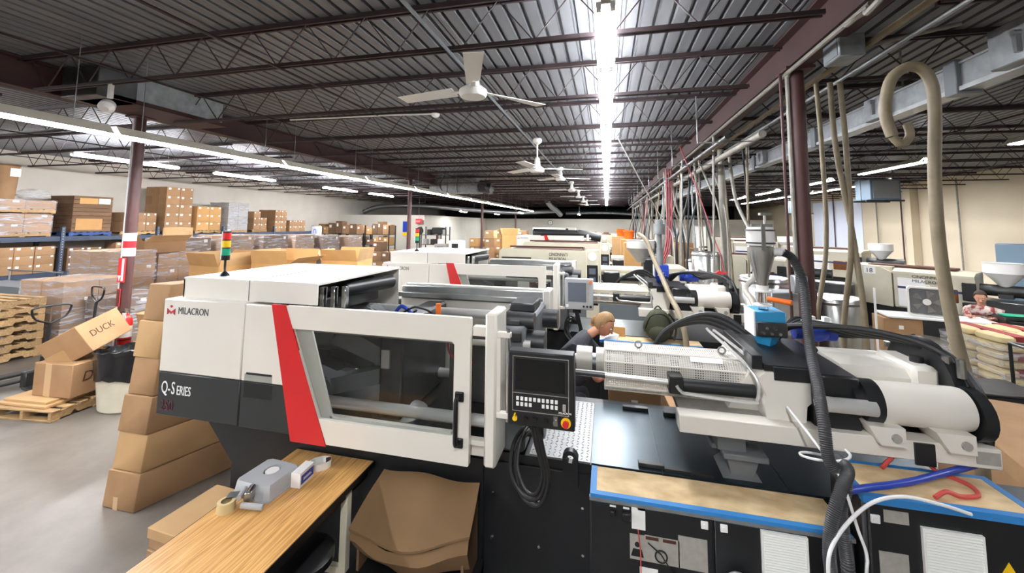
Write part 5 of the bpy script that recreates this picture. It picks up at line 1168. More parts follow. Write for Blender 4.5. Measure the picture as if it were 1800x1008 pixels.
# stainless dryer drums between the columns
def drum(x, y, r, z0, z1, label):
    t = thing('dryer_drum', label, 'drum', (x, y, 0))
    part('shell', MB().lathe([(r*.5, z0), (r, z0+.15), (r, z1), (r*.96, z1+.02), (0, z1+.03)], n=28), 'stainless', t)
    for a in range(3): part('leg', MB().cyl((r*.7*math.cos(a*2.1), r*.7*math.sin(a*2.1), 0), (r*.7*math.cos(a*2.1), r*.7*math.sin(a*2.1), z0+.12), .025, n=8), 'galvanised', t)
    part('hoop', MB().cyl((0, 0, z1-.06), (0, 0, z1-.03), r+.008, n=28), 'steel', t)
drum(1.95, 8.9, .26, .5, 1.85, 'tall stainless steel drum left of the front hopper')
drum(2.35, 7.0, .33, .4, 1.6, 'wide stainless drum behind the front hopper')
drum(2.95, 6.3, .3, .3, 1.45, 'rusty looking stainless drum behind the maroon column')
drum(2.1, 10.2, .3, .5, 1.62, 'low stainless drum behind the second machine barrel')
for x, y, m, lab in ((2.45, 6.1, 'rust_purple', 'rusty upright electrical box behind the black hose'), (2.1, 5.7, 'galvanised', 'grey metal hopper cart behind the front feed unit')):
    t = thing('dryer_unit', lab, 'dryer', (x, y, 0)); part('cabinet', MB().box(-.16, .16, -.16, .16, .1, 1.6, .01), m, t); part('face_plate', MB().box(-.13, .13, -.166, -.16, 1.1, 1.5), 'paper_grey' if m != 'rust_purple' else 'ink_red', t); part('foot', MB().box(-.14, .14, -.14, .14, 0, .1), 'black_paint', t)
    k = MB()
    for i in range(2):
        for j in range(3): k.cyl((-.08+.08*j, -.166, .85+.1*i), (-.08+.08*j, -.175, .85+.1*i), .022, n=8)
    part('knob', k, 'sack', t, stuff=True)
# ---- hanging hoses and pipes
HID = [0]
def hose(label, pts, r, m, group=None, cat='hose', name='suction_hose', sm=6):
    return solo(name, MB().tube(pts, r, 12, sm), m, label, cat, group)
hose('thick beige hose looping over at the upper right and dropping behind the front machine', [(1.9, 3.2, 3.02), (1.87, 3.2, 3.2), (1.92, 3.2, 3.42), (2.04, 3.2, 3.5), (2.13, 3.2, 3.42), (2.15, 3.2, 3.2), (2.13, 3.22, 2.7), (2.13, 3.22, 2.2), (2.16, 3.2, 1.7), (2.2, 3.15, 1.2), (2.2, 3.15, .5), (2.2, 3.15, .04)], .035, 'hose_beige')
hose('curled end piece below the big beige hose loop', [(1.9, 3.2, 3.02), (1.95, 3.2, 2.96), (2.0, 3.2, 3.02), (1.99, 3.2, 3.1)], .025, 'hose_beige', None, 'hose')
for i, (x0, x1, y1, r, lab) in enumerate(((2.2, 2.05, 4.75, .022, 'left of the three beige pipes right of the maroon column'), (2.33, 2.28, 4.7, .026, 'middle leaning beige pipe right of the maroon column'), (2.42, 2.34, 4.85, .026, 'right of the three beige pipes right of the maroon column'))):
    hose(lab, [(x0, 4.8, 3.93), (x0+.02, 4.8, 3.2), (x0+(.12 if i == 1 else .0), 4.78, 2.2), (x1+(.18 if i == 1 else 0), y1, 1.2), (x1+.1, y1, .03)], r, 'hose_beige')
solo('pipe', MB().cyl((2.3, 8.9, .0), (2.3, 8.9, 3.97), .06, n=14), 'hose_grey', 'thick pale vertical pipe left of the front hopper', 'pipe')
hose('grey suction hose drooping from the conduit to the front machine feed', [(2.4, 8.7, 3.9), (2.35, 8.2, 2.9), (2.3, 7.2, 2.2), (1.95, 6.1, 1.75), (1.5, 5.0, 1.7), (1.35, 4.2, 1.5), (1.3, 4.15, .04)], .03, 'hose_grey')
hose('long beige hose running down in front of the second machine', [(.42, 5.62, 2.28), (.5, 5.45, 2.2), (.56, 5.3, 2.0), (.66, 4.75, 1.65), (.74, 4.3, 1.3), (.78, 4.2, .04)], .028, 'hose_beige')
for i in range(3): hose(('left', 'middle', 'right')[i]+' dark red hose of the bundle hanging before the far column', [(1.56+.06*i, 11.2, 3.9), (1.56+.06*i, 11.2, 3.0), (1.53+.05*i, 11.1, 2.2), (1.42+.05*i, 10.8, 1.75), (1.3+.04*i, 10.6, 1.4), (1.3+.04*i, 10.45, .03)], .02, 'red_hose', 'bundle of red hoses')
hose('thin red hose slanting from the roof to the stainless drum', [(1.5, 8.8, 4.05), (1.7, 8.4, 3.2), (1.9, 8.0, 2.2), (1.95, 7.6, 1.6), (1.95, 7.55, .02)], .012, 'red_hose')
solo('signal_rag', MB().prism([(0, 0), (.08, .12), (.02, .1), (-.05, .14), (-.16, .06), (-.06, .02)], 'y', 0, .05), 'sign_red', 'red rag tied at the end of the thin red hose', 'rag', None, (1.92, 7.55, 1.5))
hose('pale thin cable slanting from the strip lights toward the hoses', [(.2, 7.2, 3.96), (.75, 8.6, 3.2), (1.3, 10, 2.5), (1.6, 10.6, 2.0), (1.65, 10.7, .02)], .01, 'white_cable', None, 'cable', 'cable')
hose('pair hose left strand dropping from the conduit elbow', [(1.95, 9.2, 3.75), (2.1, 9.0, 3.2), (2.22, 8.8, 2.6), (2.26, 8.75, 1.3), (2.2, 8.6, .02)], .022, 'hose_grey'); hose('pair hose right strand dropping from the conduit elbow', [(2.2, 9.2, 3.6), (2.3, 9.0, 3.1), (2.33, 8.75, 2.5), (2.35, 8.7, 1.2), (2.4, 8.6, .02)], .02, 'hose_grey')
for k in range(64):
    y = 9.6+k*.34; x = random.uniform(1.75, 2.5); dx = random.uniform(-.35, .35); zb = random.uniform(1.2, 1.9)
    hm_ = random.choice(('hose_grey', 'hose_beige', 'black_rubber', 'hose_grey', 'galvanised', 'hose_beige', 'black_rubber', 'red_hose'))
    hose('%s thin hose in the hose forest under the right girder, %s from the camera' % ({'hose_grey': 'grey', 'hose_beige': 'beige', 'black_rubber': 'black', 'galvanised': 'silvery', 'red_hose': 'red'}[hm_], nth(k)), [(x, y, 3.95), (x+dx*.3, y, 3.1), (x+dx, y-.1, 2.3), (x+dx*1.3, y-.2, zb), (x+dx*1.2, y-.2, .02)], random.choice((.016, .021, .028)), hm_, 'hanging hoses along the right girder', sm=4)
for k, (xa, xb, y, r, mm) in enumerate(((1.75, 1.62, 7.15, .018, 'hose_grey'), (2.42, 2.3, 7.7, .02, 'hose_beige'), (1.9, 2.05, 9.45, .022, 'hose_grey'), (1.7, 1.55, 9.7, .02, 'galvanised'), (2.5, 2.62, 8.2, .016, 'black_rubber'), (1.85, 1.7, 10.7, .03, 'hose_beige'), (1.6, 1.75, 11.9, .03, 'hose_grey'), (2.6, 2.75, 9.9, .02, 'hose_beige'))):
    solo('pipe', MB().tube([(xa, y, 3.9), (xa*.6+xb*.4, y-.05, 2.4), (xb, y-.1, .01)], r, 10, 3), mm, nth(k)+' straight leaning drop pipe from the camera under the right girder', 'pipe', 'leaning drop pipes under the right girder')
for k in range(9):
    y = 6.2+2.3*k
    solo('hanger_frame', MB().tube([(1.3, y, 4.3), (1.3, y, 3.6), (2.7, y, 3.6), (2.7, y, 4.3)], .012, 6), 'galvanised', nth(k)+' trapeze hanger from the camera carrying pipes under the right girder', 'hanger', 'trapeze hangers under the right girder')
solo('pipe', MB().tube([(1.62, 5.9, 3.62), (1.62, 34, 3.62)], .035, 10), 'dark_steel', 'black pipe run on the trapeze hangers', 'pipe'); solo('pipe', MB().tube([(2.05, 5.9, 3.64), (2.05, 34, 3.64)], .05, 10), 'hose_grey', 'thick grey vacuum pipe run on the trapeze hangers', 'pipe')
# orange buckets, tall carton, extra receivers behind the second machine
for x, y, z, s, lab in ((.62, 12.0, 2.0, 1., 'larger orange bucket on the tall carton behind the second machine'), (.42, 12.9, 2.05, .9, 'smaller orange bucket left of the larger one')):
    b = thing('bucket', lab, 'bucket', (x, y, z)); part('pail', MB().lathe([(0, 0), (.12*s, 0), (.15*s, .24*s), (.16*s, .25*s), (.145*s, .25*s), (.11*s, .01)], n=20), 'orange_plastic', b); part('rim', MB().lathe([(.152*s, .2*s), (.165*s, .205*s), (.165*s, .225*s), (.152*s, .23*s)], n=20), 'orange_plastic', b)
carton(.6, 11.95, 0, .42, .42, 1.99, 'tall plain carton under the larger orange bucket', None, 0, 'card_orange', ()); carton(.35, 12.92, 0, .4, .4, 2.04, 'tall carton under the smaller orange bucket', None, 0, 'card_light', ())
carton(.56, 9.6, 0, .36, .36, 2.0, 'tall tapering tan carton left of the white cone hopper', None, 0, 'card_orange', ())
for i in range(6):
    carton(2.75, 15.0+1.15*i, 0, .6, .6, random.uniform(1.5, 1.9), nth(i)+' tall carton from the front in the row beyond the hanging hoses', 'cartons beyond the hoses', R(random.uniform(-20, 20)), 'card', ())
for i, (x, y, h) in enumerate(((3.2, 20, 2.3), (2.9, 25, 2.2), (6.2, 30, 2.4))):
    a = thing('control_cabinet', ['pale control cabinet among the far hoses', 'second pale control cabinet farther along the hoses', 'white cabinet by the far right wall'][i], 'cabinet', (x, y, 0)); part('body', MB().box(-.4, .4, -.3, .3, 0, h, .02), 'wall_white', a); part('door', MB().box(-.36, .36, -.32, -.3, .1, h-.08, .01), 'plastic_white', a)
# wall fittings on the right wall
for i, y in enumerate((18.5, 21.5, 23.2, 27)):
    solo('wall_pipe', MB().tube([(12.9, y, 4.3), (12.9, y, .2)], .03, 8), 'column_paint' if i % 2 else 'hose_grey', ['pipe running down the right wall nearest the camera', 'second pipe down the right wall', 'third pipe down the right wall', 'farthest pipe down the right wall'][i], 'pipe')
solo('wall_pilaster', MB().box(12.7, 12.99, 20.6, 21.0, 0, 4.3), 'wall_cream', 'cream pilaster on the right wall', 'pilaster')
pn = solo('wall_lit_patch', MB().box(12.96, 12.99, 24.5, 29.5, .5, 3.9), 'poster_and_lit_wall', 'bluish lit part of the right wall with light put into its colour', 'panel')  # pale bluish sheet paints the brightly lit stretch of the wall
# blue grey cabinet at the right edge
bc = thing('tall_cabinet', 'tall blue grey cabinet at the right edge', 'cabinet', (9.3, 11.4, 0)); part('body', MB().box(-.45, .45, -.4, .4, 0, 2.05, .02), 'bluegrey_paint', bc); part('door', MB().box(-.42, -.01, -.42, -.4, .1, 2.0, .005), 'bluegrey_paint', bc); part('door', MB().box(.01, .42, -.42, -.4, .1, 2.0, .005), 'bluegrey_paint', bc); part('latch', MB().box(-.5, -.38, -.45, -.4, 1.62, 1.7), 'chrome', bc)
# ---- table with the box fan
tb = thing('bench', 'white topped bench under the white box fan', 'bench', (5.75, 8.95, 0), R(-10))
part('top', MB().box(-.75, .75, -.3, .3, .77, .8, .004), 'white_gloss', tb)
for x in (-.7, .7):
    for y in (-.25, .25): part('leg', MB().box(x-.02, x+.02, y-.02, y+.02, 0, .77), 'dark_steel', tb)
bf = thing('box_fan', 'white square box fan on the white topped bench', 'fan', (5.62, 8.9, .805), R(-25))
o = [(-.25, .03), (-.22, 0), (.22, 0), (.25, .03), (.25, .49), (.22, .52), (-.22, .52), (-.25, .49)]; n_ = [(a*.9, .26+(b-.26)*.9) for a, b in o]
part('housing', MB().frame(o, n_, 'y', -.06, .06), 'fan_white', bf)
g = MB()
for i in range(22): g.box(-.225+.0205*i, -.222+.0205*i, -.055, -.05, .03, .49)
for r in (.06, .22): ring(g, (0, -.055, .26), r, .004, 'y', 24)
part('grille', g, 'grille', bf, stuff=True); part('back_grille', MB().box(-.225, .225, .045, .05, .03, .49), 'grille', bf)
part('hub', MB().cyl((0, -.06, .26), (0, -.045, .26), .055, n=20), 'fan_white', bf); part('handle', MB().tube([(-.06, 0, .52), (-.05, 0, .55), (.05, 0, .55), (.06, 0, .52)], .01, 6), 'fan_white', bf)
bl = MB()
for k in range(5):
    a = k*2*PI/5; bl.add([(.05*math.cos(a), -.02, .26+.05*math.sin(a)), (.2*math.cos(a-.3), -.035, .26+.2*math.sin(a-.3)), (.2*math.cos(a+.3), .02, .26+.2*math.sin(a+.3))], [(0, 1, 2)])
part('blade', bl, 'paper_grey', bf, stuff=True)
carton(5.2, 9.0, 0, .55, .45, .38, 'lower brown carton on the floor under the box fan bench', None, R(-10), 'card', (('y', .6, .75, .12, .18),)); carton(5.2, 9.0, .385, .55, .45, .37, 'upper brown carton under the box fan bench', None, R(-8), 'card', (('y', .45, .6, .12, .18),))
solo('pole', MB().cyl((4.72, 8.7, 0), (4.72, 8.7, 1.3), .018, n=8), 'white_gloss', 'thin white pole standing left of the box fan bench', 'pole')
# pallet of sacks
def sacks():
    t = thing('sack_pallet', 'film wrapped pallet of cream resin sacks with red print', 'pallet load', (6.1, 8.0, 0), R(4))
    p = MB(); 
    for i in range(5): p.box(-.55, .55, -.5+.21*i, -.35+.21*i, .09, .11)
    for x in (-.55, -.03, .49): p.box(x, x+.06, -.5, .5, 0, .09)
    part('pallet', p, 'wood_pallet', t)
    for k in range(6):
        for i in range(2):
            for j in range(2):
                s = MB().sphere((0, 0, .06), .5, 16, 8); w, d, h = .54, .49, .125
                s.v = [(math.copysign(abs(x/.5)**.45, x)*w/2, math.copysign(abs(y/.5)**.45, y)*d/2, .06+math.copysign(abs((z-.06)/.5)**.6, z-.06)*h/2) for x, y, z in s.v]
                o = part('sack', s, 'sack', t); o.location = (-.275+.55*i, -.25+.5*j, .112+.118*k)
                if k % 2 or k == 5: b = part('print_band', MB().box(-.09, .09, -.242, .242, .1, .1245).box(-.09, .09, -.247, -.24, .02, .1), 'sack_red', o, 'red printed band')
    w = MB(); vs = []; N = 24
    for k in range(7):
        for i in range(N):
            u = i/N*4; s = int(u); f = u-s; X, Y = [(-1+2*f, -1), (1, -1+2*f), (1-2*f, 1), (-1, 1-2*f)][s]; e = .012+.01*random.random(); vs.append((X*(.55+e), Y*(.5+e), .05+.11*k+.02*math.sin(i*1.3)*(k == 6)))
    w.add(vs, [(k*N+i, k*N+(i+1) % N, (k+1)*N+(i+1) % N, (k+1)*N+i) for k in range(6) for i in range(N)]); part('stretch_film', w, 'stretch_wrap', t)
sacks()
ct = thing('cart_frame', 'black metal cart frame before the pallet of sacks', 'cart', (5.75, 6.6, 0), R(-10))
part('post', MB().cyl((-.5, -.3, .1), (-.5, -.3, .85), .02, n=8), 'black_paint', ct); part('post', MB().cyl((-.5, .3, .1), (-.5, .3, .85), .02, n=8), 'black_paint', ct); part('handle_rail', MB().tube([(-.5, -.3, .85), (.6, -.3, .82)], .018, 8).tube([(-.5, .3, .85), (.6, .3, .82)], .018, 8).tube([(-.5, -.3, .85), (-.5, .3, .85)], .018, 8).tube([(-.5, -.3, .45), (.6, -.3, .45)], .012, 8), 'black_paint', ct)
part('post', MB().cyl((.6, -.3, .1), (.6, -.3, .82), .02, n=8), 'black_paint', ct); part('post', MB().cyl((.6, .3, .1), (.6, .3, .82), .02, n=8), 'black_paint', ct); part('deck', MB().box(-.52, .62, -.32, .32, .16, .2), 'black_paint', ct)
wl = MB()
for x in (-.45, .55):
    for y in (-.27, .27): wl.cyl((x, y-.02, .08), (x, y+.02, .08), .08, n=12)
part('caster', wl, 'black_rubber', ct, stuff=True)
sc_ = thing('metal_crate', 'low black crate on the floor left of the cart frame', 'crate', (4.75, 6.6, 0)); part('body', MB().box(-.4, .4, -.3, .3, 0, .35, .01), 'black_paint', sc_); part('lid', MB().box(-.42, .42, -.32, .32, .35, .38, .005), 'dark_steel', sc_)
# big brown gaylord box at the lower right
gl_ = thing('pallet_carton', 'large closed brown pallet carton at the right edge behind the front machine', 'box', (3.28, 3.7, 0), R(-15))
part('body', MB().box(-.62, .62, -.72, .72, .0, .8, .006), 'card', gl_); part('lid', MB().box(-.635, .635, -.735, .735, .78, .92, .008), 'card', gl_); part('lettering', MB().tube([(-.637, -.35, .45), (-.637, -.33, .62), (-.637, -.25, .6), (-.637, -.2, .5), (-.637, -.12, .62)], .012, 5, 4), 'ink_brown', gl_)
# ------------------------------------------------------------ foreground table and its things
tb = thing('work_table', 'long table with an oak laminate top and black edge in the left foreground', 'table', (-1.76, 1.675, 0))
part('top', MB().box(-.29, .29, -.75, .75, .848, .876, .003), 'table_laminate', tb)
part('edge_band', MB().box(-.294, -.29, -.754, .754, .842, .874).box(.29, .294, -.754, .754, .842, .874).box(-.294, .294, .75, .754, .842, .874).box(-.294, .294, -.754, -.75, .842, .874), 'black_plastic', tb, 'black edge band')
for x in (-.26, .26):
    for y in (-.68, .52): part('leg', MB().box(x-.022, x+.022, y-.022, y+.022, 0, .848, .003), 'cream_paint', tb)
part('stretcher', MB().box(-.24, .24, .505, .535, .38, .42).box(-.24, .24, -.695, -.665, .38, .42), 'cream_paint', tb)
part('apron', MB().box(-.27, .27, -.72, .72, .8, .846), 'black_paint', tb)
ty = thing('plastic_tub', 'grey upturned plastic tub with an oval opening on the table', 'tub', (-1.925, 2.06, .8765), R(-4)); ty.scale = (.8, .8, .75)
o = [(-.16, -.13), (-.13, -.155), (.13, -.155), (.16, -.13), (.16, .13), (.13, .155), (-.13, .155), (-.16, .13)]
tm = MB(); prof = [(1.06, 0), (1.06, .012), (1.0, .014), (.93, .085), (.88, .1)]
n8 = 8; vs = [(x*s, y*s, z) for s, z in prof for x, y in o]; hole = [(.055*math.cos(2*PI*(i+.5)/8-2.36)-.0, .065*math.sin(2*PI*(i+.5)/8-2.36)+.03, .1) for i in range(8)]; vs += hole; vs += [(x, y, .03) for x, y, z in hole]
tm.add(vs, [(k*8+i, k*8+(i+1) % 8, (k+1)*8+(i+1) % 8, (k+1)*8+i) for k in range(6) for i in range(8)])
part('shell', tm, 'panel_grey', ty); part('roll', MB().lathe([(.02, .03), (.045, .035), (.045, .095), (.02, .095)], (0, .03, 0), 20), 'plastic_white', ty, 'white roll inside')
cx_ = thing('carton', 'small white and blue carton behind the grey tub on the table', 'box', (-1.76, 2.14, .8765), R(4)); cx_.scale = (.6, .9, .8); part('body', MB().box(-.05, .05, -.07, .07, 0, .1, .002), 'paper', cx_); part('blue_print', MB().box(.05, .0515, -.06, .06, .02, .08), 'deepblue_paint', cx_); part('text_line', MB().box(.0515, .052, -.04, .03, .05, .056).box(.0515, .052, -.04, .04, .04, .046), 'paper', cx_)
rg = thing('plastic_part', 'white oval moulded ring with a notch on the far end of the table', 'part', (-1.755, 2.285, .8765), R(35))
rm = MB(); N = 26; vs = []
for (r, z) in ((.055, 0), (.058, .04), (.052, .04), (.05, .006)):
    for i in range(N): a = .35+(2*PI-.7)*i/(N-1); vs.append((r*1.15*math.cos(a), r*.85*math.sin(a), z))
rm.add(vs, [(k*N+i, k*N+i+1, ((k+1) % 4)*N+i+1, ((k+1) % 4)*N+i) for k in range(4) for i in range(N-1)]); part('wall', rm, 'plastic_white', rg); part('floor_plate', MB().lathe([(0, 0), (.048, 0), (.048, .006), (0, .006)], n=20), 'plastic_white', rg); part('dark_insert', MB().box(.03, .058, -.012, .012, .006, .045, .002), 'ink_brown', rg)
tg = thing('tape_dispenser', 'hand held grey tape gun with a roll of cream tape near the table edge', 'tape dispenser', (-1.95, 1.86, .8765), R(25))
part('tape_roll', MB().lathe([(.025, 0), (.042, 0), (.042, .05), (.025, .05)], (-.03, -.01, 0), 24, cap=False), 'sack', tg, 'cream tape roll')
part('frame', MB().box(-.04, .06, .0, .05, .052, .058).prism([(-.03, .01), (.07, .03), (.08, .06), (-.02, .04)], 'y', .045, .05).box(.05, .085, -.01, .07, .03, .075, .004), 'steel', tg); part('roller', MB().cyl((.03, -.02, .062), (.03, .06, .062), .012, n=12), 'panel_grey', tg)
part('handle', MB().cyl((.05, -.03, .03), (.16, -.05, .018), .015, n=12), 'panel_grey', tg); part('blade', MB().box(.07, .075, .0, .06, .05, .09), 'chrome', tg)
st = thing('stool', 'black round padded stool partly under the table', 'stool', (-1.64, 2.02, 0))
part('seat', MB().lathe([(0, .53), (.14, .53), (.165, .55), (.165, .585), (.14, .6), (0, .605)], n=28), 'black_plastic', st)
for k in range(4): part('leg', MB().cyl((.1*math.cos(k*PI/2+.4), .1*math.sin(k*PI/2+.4), .53), (.15*math.cos(k*PI/2+.4), .15*math.sin(k*PI/2+.4), 0), .012, n=8), 'black_paint', st)
q = MB(); q.tube([(.13*math.cos(2*PI*i/16), .13*math.sin(2*PI*i/16), .2) for i in range(17)], .008, 6); part('foot_ring', q, 'chrome', st)
fs_ = thing('cardboard_stack', 'pile of flattened cartons on the floor left of the table', 'cardboard', (-2.38, 2.08, 0), R(-4))
for k in range(9):
    a = R(random.uniform(-5, 5)); part('sheet', MB().box(-.3, .25, -.12, .3, .064*k+.002, .064*k+.062, .004, rotz(a)), random.choice(('card', 'card_light')), fs_)
# crumpled carton on a low stand below the guard door
sd = thing('low_stand', 'low black stand holding the crumpled carton under the machine door', 'stand', (-1.08, 2.2, 0)); part('top', MB().box(-.36, .36, -.16, .2, .42, .45), 'black_paint', sd)
for x in (-.33, .33):
    for y in (-.13, .17): part('leg', MB().box(x-.02, x+.02, y-.02, y+.02, 0, .42), 'black_paint', sd)
cc = thing('crumpled_carton', 'worn brown carton with a torn bulging front edge below the machine door', 'box', (-1.08, 2.2, .452))
m_ = MB(); NX, NY = 14, 6; vs = []
def top(u, v):
    x = -.3+.63*u+.05*v*(1-2*u)*-1*0-.06*(1-v)*(1-u)+.03*(1-v)*u; y = -.06+.26*v-.05*math.sin(PI*u)*(1-v); z = .22+.19*v+.08*u*(1-v)-.05*math.sin(PI*u)*(1-v)**2+.01*math.sin(9*u+4*v)
    return x, y, z
for j in range(NY+1):
    for i in range(NX+1): vs.append(top(i/NX, j/NY))
for j in range(NY+1):
    for i in range(NX+1): x, y, z = top(i/NX, j/NY); vs.append((x, y, z-.012))
W1 = NX+1; off = W1*(NY+1); fs = [(j*W1+i, j*W1+i+1, (j+1)*W1+i+1, (j+1)*W1+i) for j in range(NY) for i in range(NX)]; fs += [tuple(a+off for a in f[::-1]) for f in fs]
for i in range(NX): fs += [(i, off+i, off+i+1, i+1), (NY*W1+i, NY*W1+i+1, off+NY*W1+i+1, off+NY*W1+i)]
for j in range(NY): fs += [(j*W1, (j+1)*W1, off+(j+1)*W1, off+j*W1), (j*W1+NX, off+j*W1+NX, off+(j+1)*W1+NX, (j+1)*W1+NX)]
m_.add(vs, fs); part('lid', m_, 'card_worn', cc)
fr = MB(); vs = []; N = 15
for k, (dz, dy) in enumerate(((0, .012), (-.05, -.02), (-.1, .005), (-.14, .03))):
    for i in range(N): x, y, z = top(i/(N-1), 0); vs.append((x*.98, y+dy+.008*math.sin(i*.9+k), max(.002, z-.02+dz*(.6+.6*i/N)+.006*math.sin(i*1.1+k))))
fr.add(vs, [(k*N+i, k*N+i+1, (k+1)*N+i+1, (k+1)*N+i) for k in range(3) for i in range(N-1)]); part('torn_front', fr, 'card_worn', cc); part('side', MB().prism([(-.05, .0), (.19, .0), (.19, .38), (-.05, .24)], 'x', .31, .325).prism([(-.05, .0), (.19, .0), (.19, .38), (-.05, .18)], 'x', -.31, -.295), 'card_dark', cc)
# machine two operator's bench things
bp = thing('backpack', 'dark olive backpack on the board before the second machine', 'backpack', (.58, 5.1, 1.036))
m_ = MB().sphere((0, 0, .19), .2, 20, 14, (.82, .55, .95)); m_.v = [(x*(1+.1*math.sin(z*14)), y, max(0, z)) for x, y, z in m_.v]; part('body', m_, 'olive', bp)
part('pocket', MB().sphere((0, -.09, .11), .12, 14, 10, (.95, .45, .8)), 'olive', bp); part('top_loop', MB().tube([(-.04, 0, .37), (0, 0, .41), (.04, 0, .37)], .008, 6, 4), 'black_plastic', bp); part('zip', MB().tube([(-.15, -.06, .16), (-.1, -.09, .29), (0, -.1, .34), (.1, -.09, .29), (.15, -.06, .16)], .006, 6, 5), 'black_plastic', bp)
part('strap', MB().tube([(.12, .03, .32), (.2, .02, .2), (.17, -.02, .03)], .012, 6, 4), 'olive', bp)
pp = thing('paper_stack', 'white papers beside the operator on the second machine board', 'papers', (.0, 5.09, 1.036), R(10))
for k in range(4): part('sheet', MB().box(-.08+.01*k, .1+.005*k, -.07, .07, .012*k, .012*k+.01, T=rotz(.15*k)), 'paper', pp)
bd_ = solo('wood_block', MB().box(-.09, .09, -.012, .012, 0, .11, .002), 'card_orange', 'small plain wooden panel standing behind the papers', 'panel', None, (.12, 5.22, 1.036), R(-4))
# cartons between the first two machines, seen under the barrel
carton(.2, 3.6, 0, .4, .36, 1.12, 'brown carton standing behind the barrel nozzle with a paper slip', None, 0, 'card', (('y', .5, .86, .12, .1),)); carton(.68, 3.6, 0, .46, .36, 1.0, 'brown carton behind the sled rail with a paper slip', None, R(3), 'card', (('y', .2, .82, .14, .14),))
sp = thing('spray_bottle', 'bright green and white container behind the control panel', 'bottle', (-.17, 3.62, 1.045)) if False else None
gc = thing('small_carton', 'small white and bright green packet on the carton behind the control panel', 'box', (.08, 3.6, 1.122)); part('body', MB().box(-.12, .1, -.06, .06, 0, .16, .003), 'paper', gc); part('green_print', MB().box(-.08, .08, -.0615, -.06, .04, .13), 'green_plastic', gc)
# ---- hoses and cables in front of the cabinets
hc = MB()
def corr(pts, r, sm=10):
    return MB().tube(pts, [r, r*.86], 12, sm*2)
solo('corrugated_hose', corr([(1.07, 2.85, 2.24), (1.12, 2.83, 2.2), (1.14, 2.76, 2.06), (1.09, 2.62, 1.88), (1.05, 2.5, 1.74), (.99, 2.3, 1.62), (.95, 2.17, 1.5), (.94, 2.12, 1.38), (.985, 2.1, 1.3), (.96, 2.09, 1.2), (.965, 2.09, 1.08), (.975, 2.09, .9), (.975, 2.1, .3), (1.0, 2.05, .03)], .026, 16), 'hose_corrugated', 'black corrugated hose dropping from the vacuum hopper in front of the machine', 'hose')
solo('corrugated_hose', corr([(1.06, 2.3, 1.3), (1.01, 2.12, 1.345), (.94, 2.04, 1.3), (.885, 2.0, 1.2), (.865, 1.99, 1.08), (.87, 1.99, .9), (.87, 2.0, .2), (.84, 1.97, .03)], .024, 16), 'hose_corrugated', 'second black corrugated hose arching over the gap between the cabinets', 'hose')
solo('cable', MB().tube([(1.42, 2.1, 1.247), (1.3, 2.07, 1.285), (1.17, 2.06, 1.3), (1.05, 2.04, 1.27), (.94, 2.0, 1.2), (.86, 1.96, 1.12), (.84, 1.95, 1.03), (.85, 1.95, .9), (.86, 1.95, .2), (.9, 1.92, .01)], .007, 8, 8), 'white_cable', 'thick white cable arching from the blue tube down past the cabinet gap', 'cable')
solo('cable', MB().tube([(.9, 2.42, 1.47), (.93, 2.2, 1.4), (.96, 2.08, 1.33), (.99, 2.03, 1.16), (1.01, 2.02, 1.07), (1.0, 2.02, .95), (.97, 2.05, .3), (.98, 2.0, .01)], .006, 6, 8), 'white_cable', 'thin white cord hanging straight down in front of the cabinets', 'cable')
lp = [(.98+.1*math.cos(t*.55), 2.25+.06*math.sin(t*.55), 1.29+.006*t) for t in range(13)]; solo('cable', MB().tube(lp, .006, 6, 3), 'white_cable', 'loose white coil of cord between the two particle boards', 'cable')
solo('blue_tube', MB().tube([(1.0, 2.1, 1.272), (1.08, 2.15, 1.265), (1.3, 2.25, 1.263), (1.5, 2.36, 1.266), (1.7, 2.47, 1.27)], [.015, .014], 10, 4), 'deepblue_paint', 'dark blue tube lying across the right hand particle board', 'tube')
solo('red_cord', MB().tube([(1.28, 2.39, 1.243), (1.38, 2.44, 1.3), (1.46, 2.45, 1.3), (1.52, 2.42, 1.243), (1.58, 2.34, 1.243), (1.56, 2.26, 1.243), (1.48, 2.23, 1.243), (1.42, 2.22, 1.26), (1.36, 2.19, 1.245)], .009, 8, 8), 'coral_cable', 'coral red cord looping around the dark blue tube', 'cable')
cap = thing('white_cap', 'white rounded cap hanging low on the cabinet doors at the bottom edge', 'cap', (.57, 2.135, .752)); part('crown', MB().sphere((0, 0, 0), .075, 18, 10, (1, .9, .95)), 'plastic_white', cap); part('mark', MB().box(-.01, .05, -.07, -.05, .02, .045, .004), 'ink', cap)
